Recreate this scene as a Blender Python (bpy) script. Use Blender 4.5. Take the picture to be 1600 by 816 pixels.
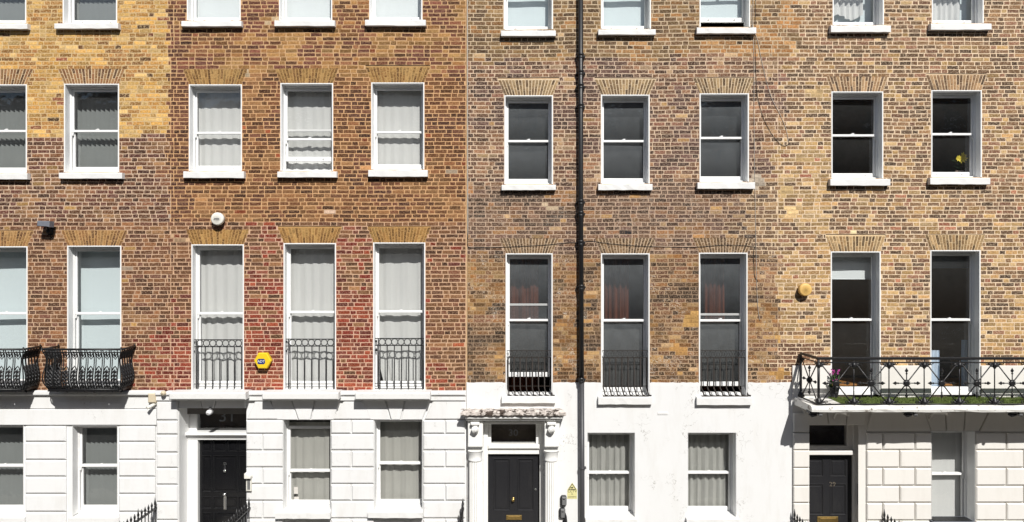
import bpy, math, random
from mathutils import Vector
R = math.radians
random.seed(7)
scene = bpy.context.scene
for o in list(bpy.data.objects): bpy.data.objects.remove(o)

# ------------------------------------------------------------------ camera
S = 84.0            # photograph pixels per metre on the facade plane
D = 14.0            # camera distance from the facade
ZC = 5.74           # camera height
cam_d = bpy.data.cameras.new('camera'); cam = bpy.data.objects.new('camera', cam_d)
scene.collection.objects.link(cam)
cam.location = (0, -D, ZC); cam.rotation_euler = (R(90), 0, 0)
cam_d.sensor_fit = 'HORIZONTAL'; cam_d.sensor_width = 36
cam_d.lens = 36 * D / (1600 / S); cam_d.clip_end = 500
scene.camera = cam
# ------------------------------------------------------------------ sky, sun, exposure
SUNV = Vector((-0.30, 1.0, -0.95)).normalized()          # travel direction of the light
to_sun = -SUNV
w = bpy.data.worlds.new('World'); scene.world = w; w.use_nodes = True
wn = w.node_tree; bg = wn.nodes['Background']
sky = wn.nodes.new('ShaderNodeTexSky'); sky.sky_type = 'NISHITA'; sky.sun_disc = False
sky.sun_elevation = math.asin(to_sun.z); sky.sun_rotation = math.atan2(to_sun.x, to_sun.y)
wn.links.new(sky.outputs[0], bg.inputs[0]); bg.inputs[1].default_value = 0.06
sd = bpy.data.lights.new('sun', 'SUN'); sd.energy = 4.6; sd.angle = R(0.5); sd.color = (1, 0.975, 0.93)
so = bpy.data.objects.new('sun', sd); scene.collection.objects.link(so)
so.rotation_euler = SUNV.to_track_quat('-Z', 'Y').to_euler(); so.location = (6, -20, 25)
scene.view_settings.view_transform = 'Standard'; scene.view_settings.look = 'None'
scene.view_settings.gamma = 1; scene.view_settings.exposure = 0.26
scene.render.engine = 'CYCLES'
scene.cycles.max_bounces = 8; scene.cycles.transparent_max_bounces = 16
scene.render.resolution_x = 1024; scene.render.resolution_y = 522

# ------------------------------------------------------------------ helpers
def PX(x, p=0.0): return (x - 800) / S * (D - p) / D
def PZ(y, p=0.0): return ZC + (408 - y) / S * (D - p) / D
GAIN = 1.12
def lin(v):
    v /= 255.0
    return v / 12.92 if v <= 0.04045 else ((v + 0.055) / 1.055) ** 2.4
def alb(c, g=None): return tuple(min(0.8, lin(v) / (g or GAIN)) for v in c)

def vhash(i, j, s=0):
    n = (i * 374761393 + j * 668265263 + s * 982451653) & 0xffffffff
    n = ((n ^ (n >> 13)) * 1274126177) & 0xffffffff
    return ((n ^ (n >> 16)) & 0xffff) / 65535.0
def vnoise(x, y, s=0):
    i, j = math.floor(x), math.floor(y); fx, fy = x - i, y - j
    fx = fx * fx * (3 - 2 * fx); fy = fy * fy * (3 - 2 * fy)
    a = vhash(i, j, s) * (1 - fx) + vhash(i + 1, j, s) * fx
    b = vhash(i, j + 1, s) * (1 - fx) + vhash(i + 1, j + 1, s) * fx
    return a * (1 - fy) + b * fy
def fbm(x, y, s=0): return (vnoise(x, y, s) * .55 + vnoise(x * 2.1, y * 2.1, s + 1) * .3 + vnoise(x * 4.3, y * 4.3, s + 2) * .15)

class MB:
    """collects polygons for ONE mesh object"""
    def __init__(s): s.v = []; s.f = []; s.m = []; s.c = {}; s.smooth = set()
    def poly(s, pts, mat=0, col=None, mcol=None):
        b = len(s.v); s.v += [tuple(p) for p in pts]; s.f.append(tuple(range(b, b + len(pts)))); s.m.append(mat)
        if col: s.c[len(s.f) - 1] = (col, mcol)
    def box(s, x0, x1, y0, y1, z0, z1, mat=0, ch=0.0, skip=''):
        if x0 > x1: x0, x1 = x1, x0
        if y0 > y1: y0, y1 = y1, y0
        if z0 > z1: z0, z1 = z1, z0
        c = min(ch, (x1 - x0) * .45, (z1 - z0) * .45, (y1 - y0) * .9)
        b = len(s.v)
        # front ring (inset by chamfer), mid ring, back ring
        rings = [((x0 + c, x1 - c, z0 + c, z1 - c), y0), ((x0, x1, z0, z1), y0 + c), ((x0, x1, z0, z1), y1)] if c > 0 else \
                [((x0, x1, z0, z1), y0), ((x0, x1, z0, z1), y1)]
        for (a, e, f, g), y in rings: s.v += [(a, y, f), (e, y, f), (e, y, g), (a, y, g)]
        n = len(rings)
        fs = [(b, b + 1, b + 2, b + 3)]
        for k in range(n - 1):
            o = b + 4 * k
            for i in range(4):
                j = (i + 1) % 4
                fs.append((o + j, o + i, o + 4 + i, o + 4 + j))
        o = b + 4 * (n - 1); fs.append((o + 3, o + 2, o + 1, o))
        s.f += fs; s.m += [mat] * len(fs)
    def prism(s, pts, y0, y1, mat=0, ch=0.0):
        """convex outline in x,z (counter-clockwise seen from the street), y0 street side"""
        n = len(pts); cx = sum(p[0] for p in pts) / n; cz = sum(p[1] for p in pts) / n
        b = len(s.v)
        if ch:
            ins = []
            for x, z in pts:
                dx, dz = cx - x, cz - z; l = math.hypot(dx, dz) or 1
                ins.append((x + dx / l * ch * 1.4, z + dz / l * ch * 1.4))
            rings = [(ins, y0), (pts, y0 + ch), (pts, y1)]
        else: rings = [(pts, y0), (pts, y1)]
        for r, y in rings: s.v += [(x, y, z) for x, z in r]
        s.f.append(tuple(b + i for i in range(n))); s.m.append(mat)
        for k in range(len(rings) - 1):
            for i in range(n):
                j = (i + 1) % n; o = b + k * n
                s.f.append((o + j, o + i, o + n + i, o + n + j)); s.m.append(mat)
        o = b + (len(rings) - 1) * n
        s.f.append(tuple(o + n - 1 - i for i in range(n))); s.m.append(mat)
    def tube(s, pts, r, n=6, mat=0, closed=False, rot=0.0, flat=1.0):
        pts = [Vector(p) for p in pts]; m = len(pts); b = len(s.v); first = None
        for i, p in enumerate(pts):
            if closed: t = pts[(i + 1) % m] - pts[(i - 1) % m]
            else: t = pts[min(i + 1, m - 1)] - pts[max(i - 1, 0)]
            t = t.normalized() if t.length > 1e-9 else Vector((0, 0, 1))
            up = Vector((0, 1, 0)) if abs(t.y) < .9 else Vector((1, 0, 0))
            u = t.cross(up).normalized(); v_ = u.cross(t)
            rr = r[i] if isinstance(r, (list, tuple)) else r
            for k in range(n):
                a = 2 * math.pi * k / n + rot
                s.v.append(tuple(p + u * math.cos(a) * rr + v_ * math.sin(a) * rr * flat))
        segs = m if closed else m - 1
        for i in range(segs):
            for k in range(n):
                a = b + i * n; c = b + ((i + 1) % m) * n; k2 = (k + 1) % n
                if n > 4: s.smooth.add(len(s.f))
                s.f.append((a + k, a + k2, c + k2, c + k)); s.m.append(mat)
        if not closed:
            s.f.append(tuple(b + n - 1 - k for k in range(n))); s.m.append(mat)
            s.f.append(tuple(b + (m - 1) * n + k for k in range(n))); s.m.append(mat)
    def ring(s, c, rad, r, n=14, axis='y', tn=4, mat=0, sx=1.0, sz=1.0):
        pts = []
        for k in range(n):
            a = 2 * math.pi * k / n
            pts.append((c[0] + rad * sx * math.cos(a), c[1], c[2] + rad * sz * math.sin(a)) if axis == 'y' else
                       (c[0], c[1] + rad * sx * math.cos(a), c[2] + rad * sz * math.sin(a)))
        s.tube(pts, r, tn, mat, closed=True)
    def lathe(s, c, prof, n=20, axis='y', mat=0, flute=0, depth=0.0):
        """prof: list of (radius, distance along axis)"""
        b = len(s.v); m = len(prof)
        for r, h in prof:
            for k in range(n):
                a = 2 * math.pi * k / n
                rr = r - (depth * abs(math.sin(a * flute / 2)) if flute else 0)
                if axis == 'y': s.v.append((c[0] + rr * math.cos(a), c[1] + h, c[2] + rr * math.sin(a)))
                elif axis == 'z': s.v.append((c[0] + rr * math.cos(a), c[1] + rr * math.sin(a), c[2] + h))
                else: s.v.append((c[0] + h, c[1] + rr * math.cos(a), c[2] + rr * math.sin(a)))
        for i in range(m - 1):
            for k in range(n):
                k2 = (k + 1) % n
                if not flute: s.smooth.add(len(s.f))
                s.f.append((b + i * n + k, b + i * n + k2, b + (i + 1) * n + k2, b + (i + 1) * n + k)); s.m.append(mat)
        s.f.append(tuple(b + k for k in range(n))); s.m.append(mat)
        s.f.append(tuple(b + (m - 1) * n + n - 1 - k for k in range(n))); s.m.append(mat)
    def build(s, name, mats, parent=None):
        me = bpy.data.meshes.new(name); me.from_pydata(s.v, [], s.f); me.update()
        if not isinstance(mats, (list, tuple)): mats = [mats]
        for m in mats: me.materials.append(m)
        me.polygons.foreach_set('material_index', s.m)
        if s.smooth: me.polygons.foreach_set('use_smooth', [i in s.smooth for i in range(len(s.f))])
        if s.c:
            a = me.attributes.new('col', 'FLOAT_COLOR', 'FACE'); b = me.attributes.new('mcol', 'FLOAT_COLOR', 'FACE')
            ca = []; cb = []
            for i in range(len(s.f)):
                c, m = s.c.get(i, ((.3, .2, .1, 0), (.5, .4, .3, 0)))
                ca += list(c); cb += list(m)
            a.data.foreach_set('color', ca); b.data.foreach_set('color', cb)
        o = bpy.data.objects.new(name, me); scene.collection.objects.link(o)
        if parent: o.parent = parent; o.matrix_parent_inverse = parent.matrix_world.inverted() if False else o.matrix_parent_inverse
        return o
def tag(o, label=None, cat=None, group=None, kind=None):
    if label: o['label'] = label
    if cat: o['category'] = cat
    if group: o['group'] = group
    if kind: o['kind'] = kind
    return o
def empty(name, label, cat, group=None):
    o = bpy.data.objects.new(name, None); scene.collection.objects.link(o); o.empty_display_size = .2
    return tag(o, label, cat, group)
def recenter(o):
    """put a single-mesh thing's origin at its middle"""
    me = o.data; n = len(me.vertices)
    c = sum((v.co for v in me.vertices), Vector()) / n
    for v in me.vertices: v.co -= c
    o.location = c
    return o
def text_mb(mb, body, x, y, z, size, mat=0, dx=1.0, thick=0.002, serif=False):
    cu = bpy.data.curves.new('t', 'FONT'); cu.body = body; cu.size = size; cu.align_x = 'CENTER'; cu.align_y = 'CENTER'
    cu.extrude = thick; cu.offset = 0.0
    ob = bpy.data.objects.new('t', cu); scene.collection.objects.link(ob)
    bpy.context.view_layer.update()
    me = bpy.data.meshes.new_from_object(ob.evaluated_get(bpy.context.evaluated_depsgraph_get()))
    b = len(mb.v)
    for v in me.vertices: mb.v.append((x + v.co.x * dx, y - v.co.z, z + v.co.y))
    for p in me.polygons: mb.f.append(tuple(b + i for i in p.vertices)); mb.m.append(mat)
    bpy.data.objects.remove(ob); bpy.data.meshes.remove(me); bpy.data.curves.remove(cu)

# ------------------------------------------------------------------ materials
def new_mat(name):
    m = bpy.data.materials.new(name); m.use_nodes = True
    nt = m.node_tree; return m, nt, nt.nodes, nt.links, nt.nodes['Principled BSDF']
def N(nd, t, **k):
    n = nd.new(t)
    for a, b in k.items(): setattr(n, a, b)
    return n
def mixc(nd, ln, fac, a, b, blend='MIX'):
    m = N(nd, 'ShaderNodeMix', data_type='RGBA', blend_type=blend)
    for sock, val in ((m.inputs[0], fac), (m.inputs[6], a), (m.inputs[7], b)):
        if hasattr(val, 'links'): ln.new(val, sock)
        elif isinstance(val, tuple): sock.default_value = val if len(val) == 4 else val + (1,)
        else: sock.default_value = val
    return m.outputs[2]
def ramp(nd, ln, src, p0, p1, v0=0.0, v1=1.0):
    m = N(nd, 'ShaderNodeMapRange'); ln.new(src, m.inputs[0])
    m.inputs[1].default_value = p0; m.inputs[2].default_value = p1; m.inputs[3].default_value = v0; m.inputs[4].default_value = v1
    return m.outputs[0]
def noise(nd, ln, coord, scale, detail=4, rough=.6, stretch=None):
    n = N(nd, 'ShaderNodeTexNoise'); n.inputs['Scale'].default_value = scale; n.inputs['Detail'].default_value = detail
    n.inputs['Roughness'].default_value = rough
    if stretch:
        mp = N(nd, 'ShaderNodeMapping'); mp.inputs['Scale'].default_value = stretch; ln.new(coord, mp.inputs[0]); ln.new(mp.outputs[0], n.inputs['Vector'])
    else: ln.new(coord, n.inputs['Vector'])
    return n.outputs['Fac']
def mul(nd, ln, a, b, op='MULTIPLY'):
    m = N(nd, 'ShaderNodeMath', operation=op)
    for sock, val in ((m.inputs[0], a), (m.inputs[1], b)):
        if hasattr(val, 'links'): ln.new(val, sock)
        else: sock.default_value = val
    return m.outputs[0]

def brick_material():
    m, nt, nd, ln, p = new_mat('stock brick')
    at = N(nd, 'ShaderNodeAttribute', attribute_name='col'); am = N(nd, 'ShaderNodeAttribute', attribute_name='mcol')
    co = N(nd, 'ShaderNodeTexCoord').outputs['Object']
    n1 = noise(nd, ln, co, 26, 6, .7); n2 = noise(nd, ln, co, 95, 4, .7); n3 = noise(nd, ln, co, 9, 5, .6)
    n4 = noise(nd, ln, co, 34, 3, .5)
    c = mixc(nd, ln, ramp(nd, ln, n1, .30, .72), mixc(nd, ln, 1.0, at.outputs['Color'], (.55, .50, .48), 'MULTIPLY'),
             mixc(nd, ln, 1.0, at.outputs['Color'], (1.45, 1.42, 1.36), 'MULTIPLY'))
    # burnt specks
    c = mixc(nd, ln, ramp(nd, ln, n2, .60, .72, 0, .65), c, mixc(nd, ln, 1.0, c, (.38, .34, .33), 'MULTIPLY'))
    # mortar smeared over the arrises (amount = alpha of mcol)
    sm = mul(nd, ln, ramp(nd, ln, n4, .48, .64), am.outputs['Alpha'])
    c = mixc(nd, ln, sm, c, am.outputs['Color'])
    # pale salts in wandering lines (amount = alpha of col)
    d = mul(nd, ln, mul(nd, ln, n3, .5, 'SUBTRACT'), 0.0, 'ADD'); ab = N(nd, 'ShaderNodeMath', operation='ABSOLUTE'); ln.new(d, ab.inputs[0])
    sal = mul(nd, ln, mul(nd, ln, ramp(nd, ln, ab.outputs[0], .004, .013, 1, 0), ramp(nd, ln, noise(nd, ln, co, 2.2, 3), .52, .60)), at.outputs['Alpha'])
    c = mixc(nd, ln, sal, c, (.68, .60, .50))
    ln.new(c, p.inputs['Base Color']); p.inputs['Roughness'].default_value = .92; p.inputs['Specular IOR Level'].default_value = .15
    bp = N(nd, 'ShaderNodeBump'); bp.inputs['Strength'].default_value = .9; bp.inputs['Distance'].default_value = .006
    ln.new(mul(nd, ln, n1, n2, 'ADD'), bp.inputs['Height']); ln.new(bp.outputs[0], p.inputs['Normal'])
    return m
def mortar_material():
    m, nt, nd, ln, p = new_mat('lime mortar')
    am = N(nd, 'ShaderNodeAttribute', attribute_name='mcol'); at = N(nd, 'ShaderNodeAttribute', attribute_name='col')
    co = N(nd, 'ShaderNodeTexCoord').outputs['Object']
    n1 = noise(nd, ln, co, 14, 5, .7); n2 = noise(nd, ln, co, 60, 3, .7)
    c = mixc(nd, ln, ramp(nd, ln, n1, .35, .70), mixc(nd, ln, 1.0, am.outputs['Color'], (.80, .76, .72), 'MULTIPLY'), am.outputs['Color'])
    # perished joints where the brick dust colours the mortar
    c = mixc(nd, ln, ramp(nd, ln, n2, .62, .78, 0, .5), c, at.outputs['Color'])
    ln.new(c, p.inputs['Base Color']); p.inputs['Roughness'].default_value = .95; p.inputs['Specular IOR Level'].default_value = .1
    bp = N(nd, 'ShaderNodeBump'); bp.inputs['Strength'].default_value = .6; bp.inputs['Distance'].default_value = .004
    ln.new(n2, bp.inputs['Height']); ln.new(bp.outputs[0], p.inputs['Normal'])
    return m
def paint(name, col, rough=.5, grime=.12, gcol=(.35, .31, .26), bump=.25, scale=6, streak=True, spec=.3, chip=None, cth=.655, csc=24):
    m, nt, nd, ln, p = new_mat(name)
    co = N(nd, 'ShaderNodeTexCoord').outputs['Object']
    n1 = noise(nd, ln, co, scale, 6, .65, (1.6, 1.6, .35) if streak else None); n2 = noise(nd, ln, co, scale * 14, 4, .6)
    n3 = noise(nd, ln, co, scale * .25, 4, .6)
    f = mul(nd, ln, mul(nd, ln, ramp(nd, ln, n1, .50, .80), ramp(nd, ln, n3, .30, .70)), grime * 2.2)
    c = mixc(nd, ln, f, col, gcol)
    c = mixc(nd, ln, ramp(nd, ln, n2, .35, .75, 0, grime * .6), c, tuple(v * .8 for v in col))
    if chip:
        n5 = noise(nd, ln, co, csc, 6, .75)
        c = mixc(nd, ln, ramp(nd, ln, n5, cth, cth + .025, 0, chip[1]), c, chip[0])
    ln.new(c, p.inputs['Base Color']); p.inputs['Specular IOR Level'].default_value = spec
    ln.new(ramp(nd, ln, n2, .3, .7, rough * .85, min(1, rough * 1.15)), p.inputs['Roughness'])
    bp = N(nd, 'ShaderNodeBump'); bp.inputs['Strength'].default_value = bump; bp.inputs['Distance'].default_value = .003
    ln.new(mul(nd, ln, n1, n2, 'ADD'), bp.inputs['Height']); ln.new(bp.outputs[0], p.inputs['Normal'])
    return m
def stucco_material(name, col, crack=.0):
    m, nt, nd, ln, p = new_mat(name)
    co = N(nd, 'ShaderNodeTexCoord').outputs['Object']
    n1 = noise(nd, ln, co, 3.0, 6, .65, (1.8, 1.8, .4)); n2 = noise(nd, ln, co, 70, 4, .6); n3 = noise(nd, ln, co, 1.1, 5, .65)
    n4 = noise(nd, ln, co, 2.4, 5, .6)
    c = mixc(nd, ln, ramp(nd, ln, n1, .50, .85, 0, .30), col, (.50, .46, .40))
    c = mixc(nd, ln, ramp(nd, ln, n3, .40, .75, 0, .16), c, (.62, .60, .56))
    if crack:
        d = mul(nd, ln, n4, .5, 'SUBTRACT'); ab = N(nd, 'ShaderNodeMath', operation='ABSOLUTE'); ln.new(d, ab.inputs[0])
        k = mul(nd, ln, ramp(nd, ln, ab.outputs[0], .0010, .0042, 1, 0), ramp(nd, ln, n3, .52, .60, 0, crack))
        c = mixc(nd, ln, k, c, (.28, .26, .23))
    ln.new(c, p.inputs['Base Color']); p.inputs['Roughness'].default_value = .75; p.inputs['Specular IOR Level'].default_value = .25
    bp = N(nd, 'ShaderNodeBump'); bp.inputs['Strength'].default_value = .35; bp.inputs['Distance'].default_value = .004
    ln.new(mul(nd, ln, n2, mul(nd, ln, n3, 3.0), 'ADD'), bp.inputs['Height']); ln.new(bp.outputs[0], p.inputs['Normal'])
    return m
def glass_material(name, tint=.9, dirt_sheen=.03, dcol=(.55, .56, .55), wav=.25):
    m, nt, nd, ln, p = new_mat(name); nd.remove(p)
    out = [n for n in nd if n.type == 'OUTPUT_MATERIAL'][0]
    tr = N(nd, 'ShaderNodeBsdfTransparent'); tr.inputs[0].default_value = (tint, tint * 1.005, tint, 1)
    gl = N(nd, 'ShaderNodeBsdfGlossy'); gl.inputs['Roughness'].default_value = .02; gl.inputs[0].default_value = (1, 1, 1, 1)
    df = N(nd, 'ShaderNodeBsdfDiffuse'); df.inputs[0].default_value = dcol + (1,)
    co = N(nd, 'ShaderNodeTexCoord').outputs['Object']
    n = noise(nd, ln, co, 2.6, 3, .5); n2 = noise(nd, ln, co, 5, 6, .7)
    bp = N(nd, 'ShaderNodeBump'); bp.inputs['Strength'].default_value = wav; bp.inputs['Distance'].default_value = .02
    ln.new(n, bp.inputs['Height']); ln.new(bp.outputs[0], gl.inputs['Normal'])
    lw = N(nd, 'ShaderNodeLayerWeight'); lw.inputs[0].default_value = .5      # Schlick, the same from both sides of the pane
    fr = mul(nd, ln, mul(nd, ln, mul(nd, ln, lw.outputs['Facing'], 5.0, 'POWER'), .91), .09, 'ADD')
    a = N(nd, 'ShaderNodeMixShader'); sz = N(nd, 'ShaderNodeSeparateXYZ'); ln.new(N(nd, 'ShaderNodeTexCoord').outputs['Generated'], sz.inputs[0])
    ln.new(mul(nd, ln, ramp(nd, ln, n2, .3, .8, dirt_sheen * .8, dirt_sheen * 1.3), ramp(nd, ln, sz.outputs[2], .1, .85, .45, 1.7)), a.inputs[0]); ln.new(tr.outputs[0], a.inputs[1]); ln.new(df.outputs[0], a.inputs[2])  # dirt veil, graded stronger towards the top to paint in a reflection
    b = N(nd, 'ShaderNodeMixShader'); ln.new(fr, b.inputs[0]); ln.new(a.outputs[0], b.inputs[1]); ln.new(gl.outputs[0], b.inputs[2])
    ln.new(b.outputs[0], out.inputs[0])
    return m
def fabric(name, col, weave=260, var=.25, transl=.0, alpha=1.0, st=(3, 1, .4)):
    m, nt, nd, ln, p = new_mat(name)
    co = N(nd, 'ShaderNodeTexCoord').outputs['Object']
    n1 = noise(nd, ln, co, 5, 4, .6, st); n2 = noise(nd, ln, co, weave, 2, .5)
    c = mixc(nd, ln, ramp(nd, ln, n1, .3, .75, 0, var), col, tuple(v * (.72 if st[0] < 4 else .1) for v in col))
    c = mixc(nd, ln, ramp(nd, ln, n2, .4, .7, 0, .15), c, tuple(v * .6 for v in col))
    ln.new(c, p.inputs['Base Color']); p.inputs['Roughness'].default_value = .9; p.inputs['Specular IOR Level'].default_value = .05
    out = [n for n in nd if n.type == 'OUTPUT_MATERIAL'][0]; sh = p.outputs[0]
    if transl:
        t = N(nd, 'ShaderNodeBsdfTranslucent'); ln.new(c, t.inputs[0]); mx = N(nd, 'ShaderNodeMixShader'); mx.inputs[0].default_value = transl
        ln.new(sh, mx.inputs[1]); ln.new(t.outputs[0], mx.inputs[2]); sh = mx.outputs[0]
    if alpha < 1:
        t = N(nd, 'ShaderNodeBsdfTransparent'); mx = N(nd, 'ShaderNodeMixShader'); mx.inputs[0].default_value = alpha
        ln.new(t.outputs[0], mx.inputs[1]); ln.new(sh, mx.inputs[2]); sh = mx.outputs[0]
    ln.new(sh, out.inputs[0])
    return m
def plain(name, col, rough=.6, metal=0.0, spec=.4, var=.25, scale=30, bump=.2):
    m, nt, nd, ln, p = new_mat(name)
    co = N(nd, 'ShaderNodeTexCoord').outputs['Object']
    n1 = noise(nd, ln, co, scale, 5, .65)
    c = mixc(nd, ln, ramp(nd, ln, n1, .3, .75), tuple(v * (1 - var) for v in col), tuple(min(.9, v * (1 + var)) for v in col))
    ln.new(c, p.inputs['Base Color']); p.inputs['Roughness'].default_value = rough; p.inputs['Metallic'].default_value = metal
    p.inputs['Specular IOR Level'].default_value = spec
    bp = N(nd, 'ShaderNodeBump'); bp.inputs['Strength'].default_value = bump; bp.inputs['Distance'].default_value = .002
    ln.new(n1, bp.inputs['Height']); ln.new(bp.outputs[0], p.inputs['Normal'])
    return m

M = {}
M['brick'] = brick_material(); M['mortar'] = mortar_material()
M['stucco'] = stucco_material('white stucco', (.725, .725, .72), .5); M['stucco_old'] = stucco_material('flaking white stucco', (.715, .715, .71), 1.0)
M['stucco_cream'] = stucco_material('cream stucco', (.715, .69, .65))
M['white'] = paint('white gloss paint', (.79, .79, .78), .4, .14, bump=.15)
M['white_old'] = paint('worn white paint', (.79, .785, .76), .55, .14, bump=.5, chip=((.30, .25, .20), .75))
M['sill'] = paint('painted stone sill', (.72, .715, .70), .65, .16, bump=.5, scale=9, streak=False, chip=((.40, .35, .29), .6))
M['iron'] = paint('black painted iron', (.010, .010, .011), .42, .2, (.06, .045, .035), .3, 20, False, .5)
M['iron_rust'] = paint('weathered iron', (.026, .021, .018), .6, .35, (.08, .045, .028), .5, 30, False, .3)
M['black_gloss'] = paint('black gloss door paint', (.008, .008, .009), .13, .05, (.04, .04, .04), .12, 5, True, .55)
M['black_satin'] = paint('charcoal door paint', (.018, .018, .020), .30, .15, (.06, .055, .05), .2, 6, True, .4)
M['pipe'] = paint('black pipe paint', (.014, .014, .015), .4, .2, (.05, .045, .04), .3, 8, True, .4)
M['pipe_grey'] = paint('charcoal pipe paint', (.05, .05, .054), .45, .25, (.12, .11, .10), .3, 8, True, .4)
M['glass'] = glass_material('old window glass', .93, .02)
M['glass_dirty_sheen'] = glass_material('dusty glass with painted sheen', .82, .115, (.40, .43, .45), .5)
M['glass_dark'] = glass_material('fanlight glass', .72, .012, (.3, .3, .3))
M['net'] = fabric('white net curtain', (.72, .725, .71), 220, .22, .15)
M['net_warm'] = fabric('beige net curtain', (.47, .465, .43), 220, .25, .15)
M['net_grey'] = fabric('grey pleated curtain', (.47, .47, .44), 220, .6, .15)
M['blind_blue'] = fabric('pale blue blind', (.62, .70, .72), 300, .06)
M['blind_white'] = fabric('white blind', (.72, .76, .765), 300, .05)
M['blind_grey'] = fabric('grey vertical blind', (.23, .245, .24), 300, .3)
M['blind_dark'] = fabric('charcoal blind', (.045, .048, .05), 120, .5)
M['blind_black'] = fabric('black blackout blind', (.012, .012, .012), 120, .3)
M['net_dark'] = fabric('dark grey voile', (.085, .085, .082), 90, .6, .1)
M['red'] = fabric('dusty red curtain', (.20, .066, .036), 200, 1.0, st=(6, 1, .05))  # dark stripes in the colour paint the shade between the folds
M['room'] = plain('room plaster', (.16, .15, .14), .9, 0, .1, .15, 4, .05)
M['room_dark'] = plain('dim room plaster', (.11, .088, .066), .9, 0, .1, .2, 4, .05)
M['room_beige'] = plain('beige wall paint', (.42, .33, .23), .9, 0, .1, .1, 3, .05); M['roofing'] = plain('lead roofing', (.12, .12, .125), .7, 0, .3)
M['brass'] = plain('aged brass', (.55, .38, .14), .32, 1.0, .5, .15)
M['chrome'] = plain('polished chrome', (.75, .75, .74), .15, 1.0, .5, .05)
M['plastic_white'] = plain('white plastic', (.75, .73, .66), .45, 0, .4, .08)
M['plastic_yellow'] = plain('yellow plastic', (.78, .53, .02), .4, 0, .4, .06)
M['plastic_amber'] = plain('faded amber plastic', (.70, .44, .14), .5, 0, .4, .08)
M['plastic_grey'] = plain('grey plastic', (.16, .17, .20), .5, 0, .4, .1)
M['plastic_dark'] = plain('black plastic', (.012, .012, .013), .5, 0, .4, .1)
M['cream_box'] = plain('cream plastic', (.58, .50, .36), .5, 0, .4, .08)
M['steel_grey'] = plain('grey cast metal', (.20, .20, .20), .45, .3, .5, .15)
M['blue'] = plain('blue print', (.01, .03, .16), .5); M['ink'] = plain('black print', (.02, .02, .02), .6)
M['print_white'] = plain('white print', (.75, .75, .75), .6, var=.03)
M['sign'] = plain('yellow sign board', (.66, .61, .30), .5, 0, .3, .05)
M['cable_black'] = plain('black cable', (.02, .02, .02), .6); M['cable_white'] = plain('off-white cable', (.50, .45, .39), .6)
M['flake'] = paint('flaking painted lead', (.64, .58, .53), .8, .5, (.14, .10, .07), 1.0, 14, False, .2, chip=((.07, .05, .038), .95), cth=.52, csc=7)
M['slab'] = paint('peeling white slab edge', (.77, .76, .72), .65, .3, (.34, .28, .2), .6, 7, False, .2, chip=((.13, .10, .07), .85), cth=.60, csc=9)
M['turf'] = plain('artificial turf', (.125, .165, .05), .95, 0, .1, .45, 60, 1.0)
M['leaf'] = plain('dark green leaf', (.03, .07, .018), .6, 0, .3, .3); M['yellow_petal'] = plain('yellow petal', (.80, .66, .08), .6, 0, .3, .1)
M['pink_petal'] = plain('magenta petal', (.50, .07, .32), .6, 0, .3, .2); M['pot'] = plain('pale ceramic', (.55, .42, .35), .5)
M['cloth_blue'] = fabric('pale blue cloth', (.52, .62, .74), 200, .3); M['wood'] = plain('orange wood', (.40, .18, .05), .4, 0, .4, .2, 8)
M['dig_faint'] = plain('faded white digits', (.14, .145, .15), .6, var=.3); M['dig_dark'] = plain('grey digits', (.13, .135, .135), .6)
M['dig_gold'] = plain('dull brass digits', (.42, .36, .28), .35, .8, .5)
M['paving'] = plain('paving stone', (.26, .245, .22), .85, 0, .2, .2, 3); M['asphalt'] = plain('asphalt', (.055, .055, .057), .85, 0, .2, .25, 40)
M['stone'] = plain('door step stone', (.42, .40, .36), .8, 0, .2, .15, 8)
M['terrace'] = plain('sooty brick', (.16, .11, .08), .9, 0, .1, .25, 6); M['opp_glass'] = plain('window panes', (.02, .022, .025), .08, 0, .6, .1, 2, .05)
M['paper'] = plain('notice paper', (.7, .66, .62), .8, var=.05)

# ------------------------------------------------------------------ the setting: street
g = MB(); g.poly([(-150, -11, 0), (150, -11, 0), (150, -3.6, 0), (-150, -3.6, 0)]); tag(g.build('road', M['asphalt']), kind='structure')
g = MB(); g.box(-150, 150, -3.6, -2.1, -.2, .13); tag(g.build('pavement', M['paving']), kind='structure')
g = MB(); g.poly([(-150, -2.1, -2.4), (150, -2.1, -2.4), (150, 6, -2.4), (-150, 6, -2.4)]); g.poly([(-150, -2.1, -2.4), (-150, -2.1, .1), (150, -2.1, .1), (150, -2.1, -2.4)]); tag(g.build('basement_area', M['paving']), kind='structure')
g = MB(); g.poly([(-150, -150, -.01), (150, -150, -.01), (150, -11, -.01), (-150, -11, -.01)]); g.poly([(-150, 6, -.01), (150, 6, -.01), (150, 200, -.01), (-150, 200, -.01)]); tag(g.build('ground', M['paving']), kind='structure')

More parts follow.
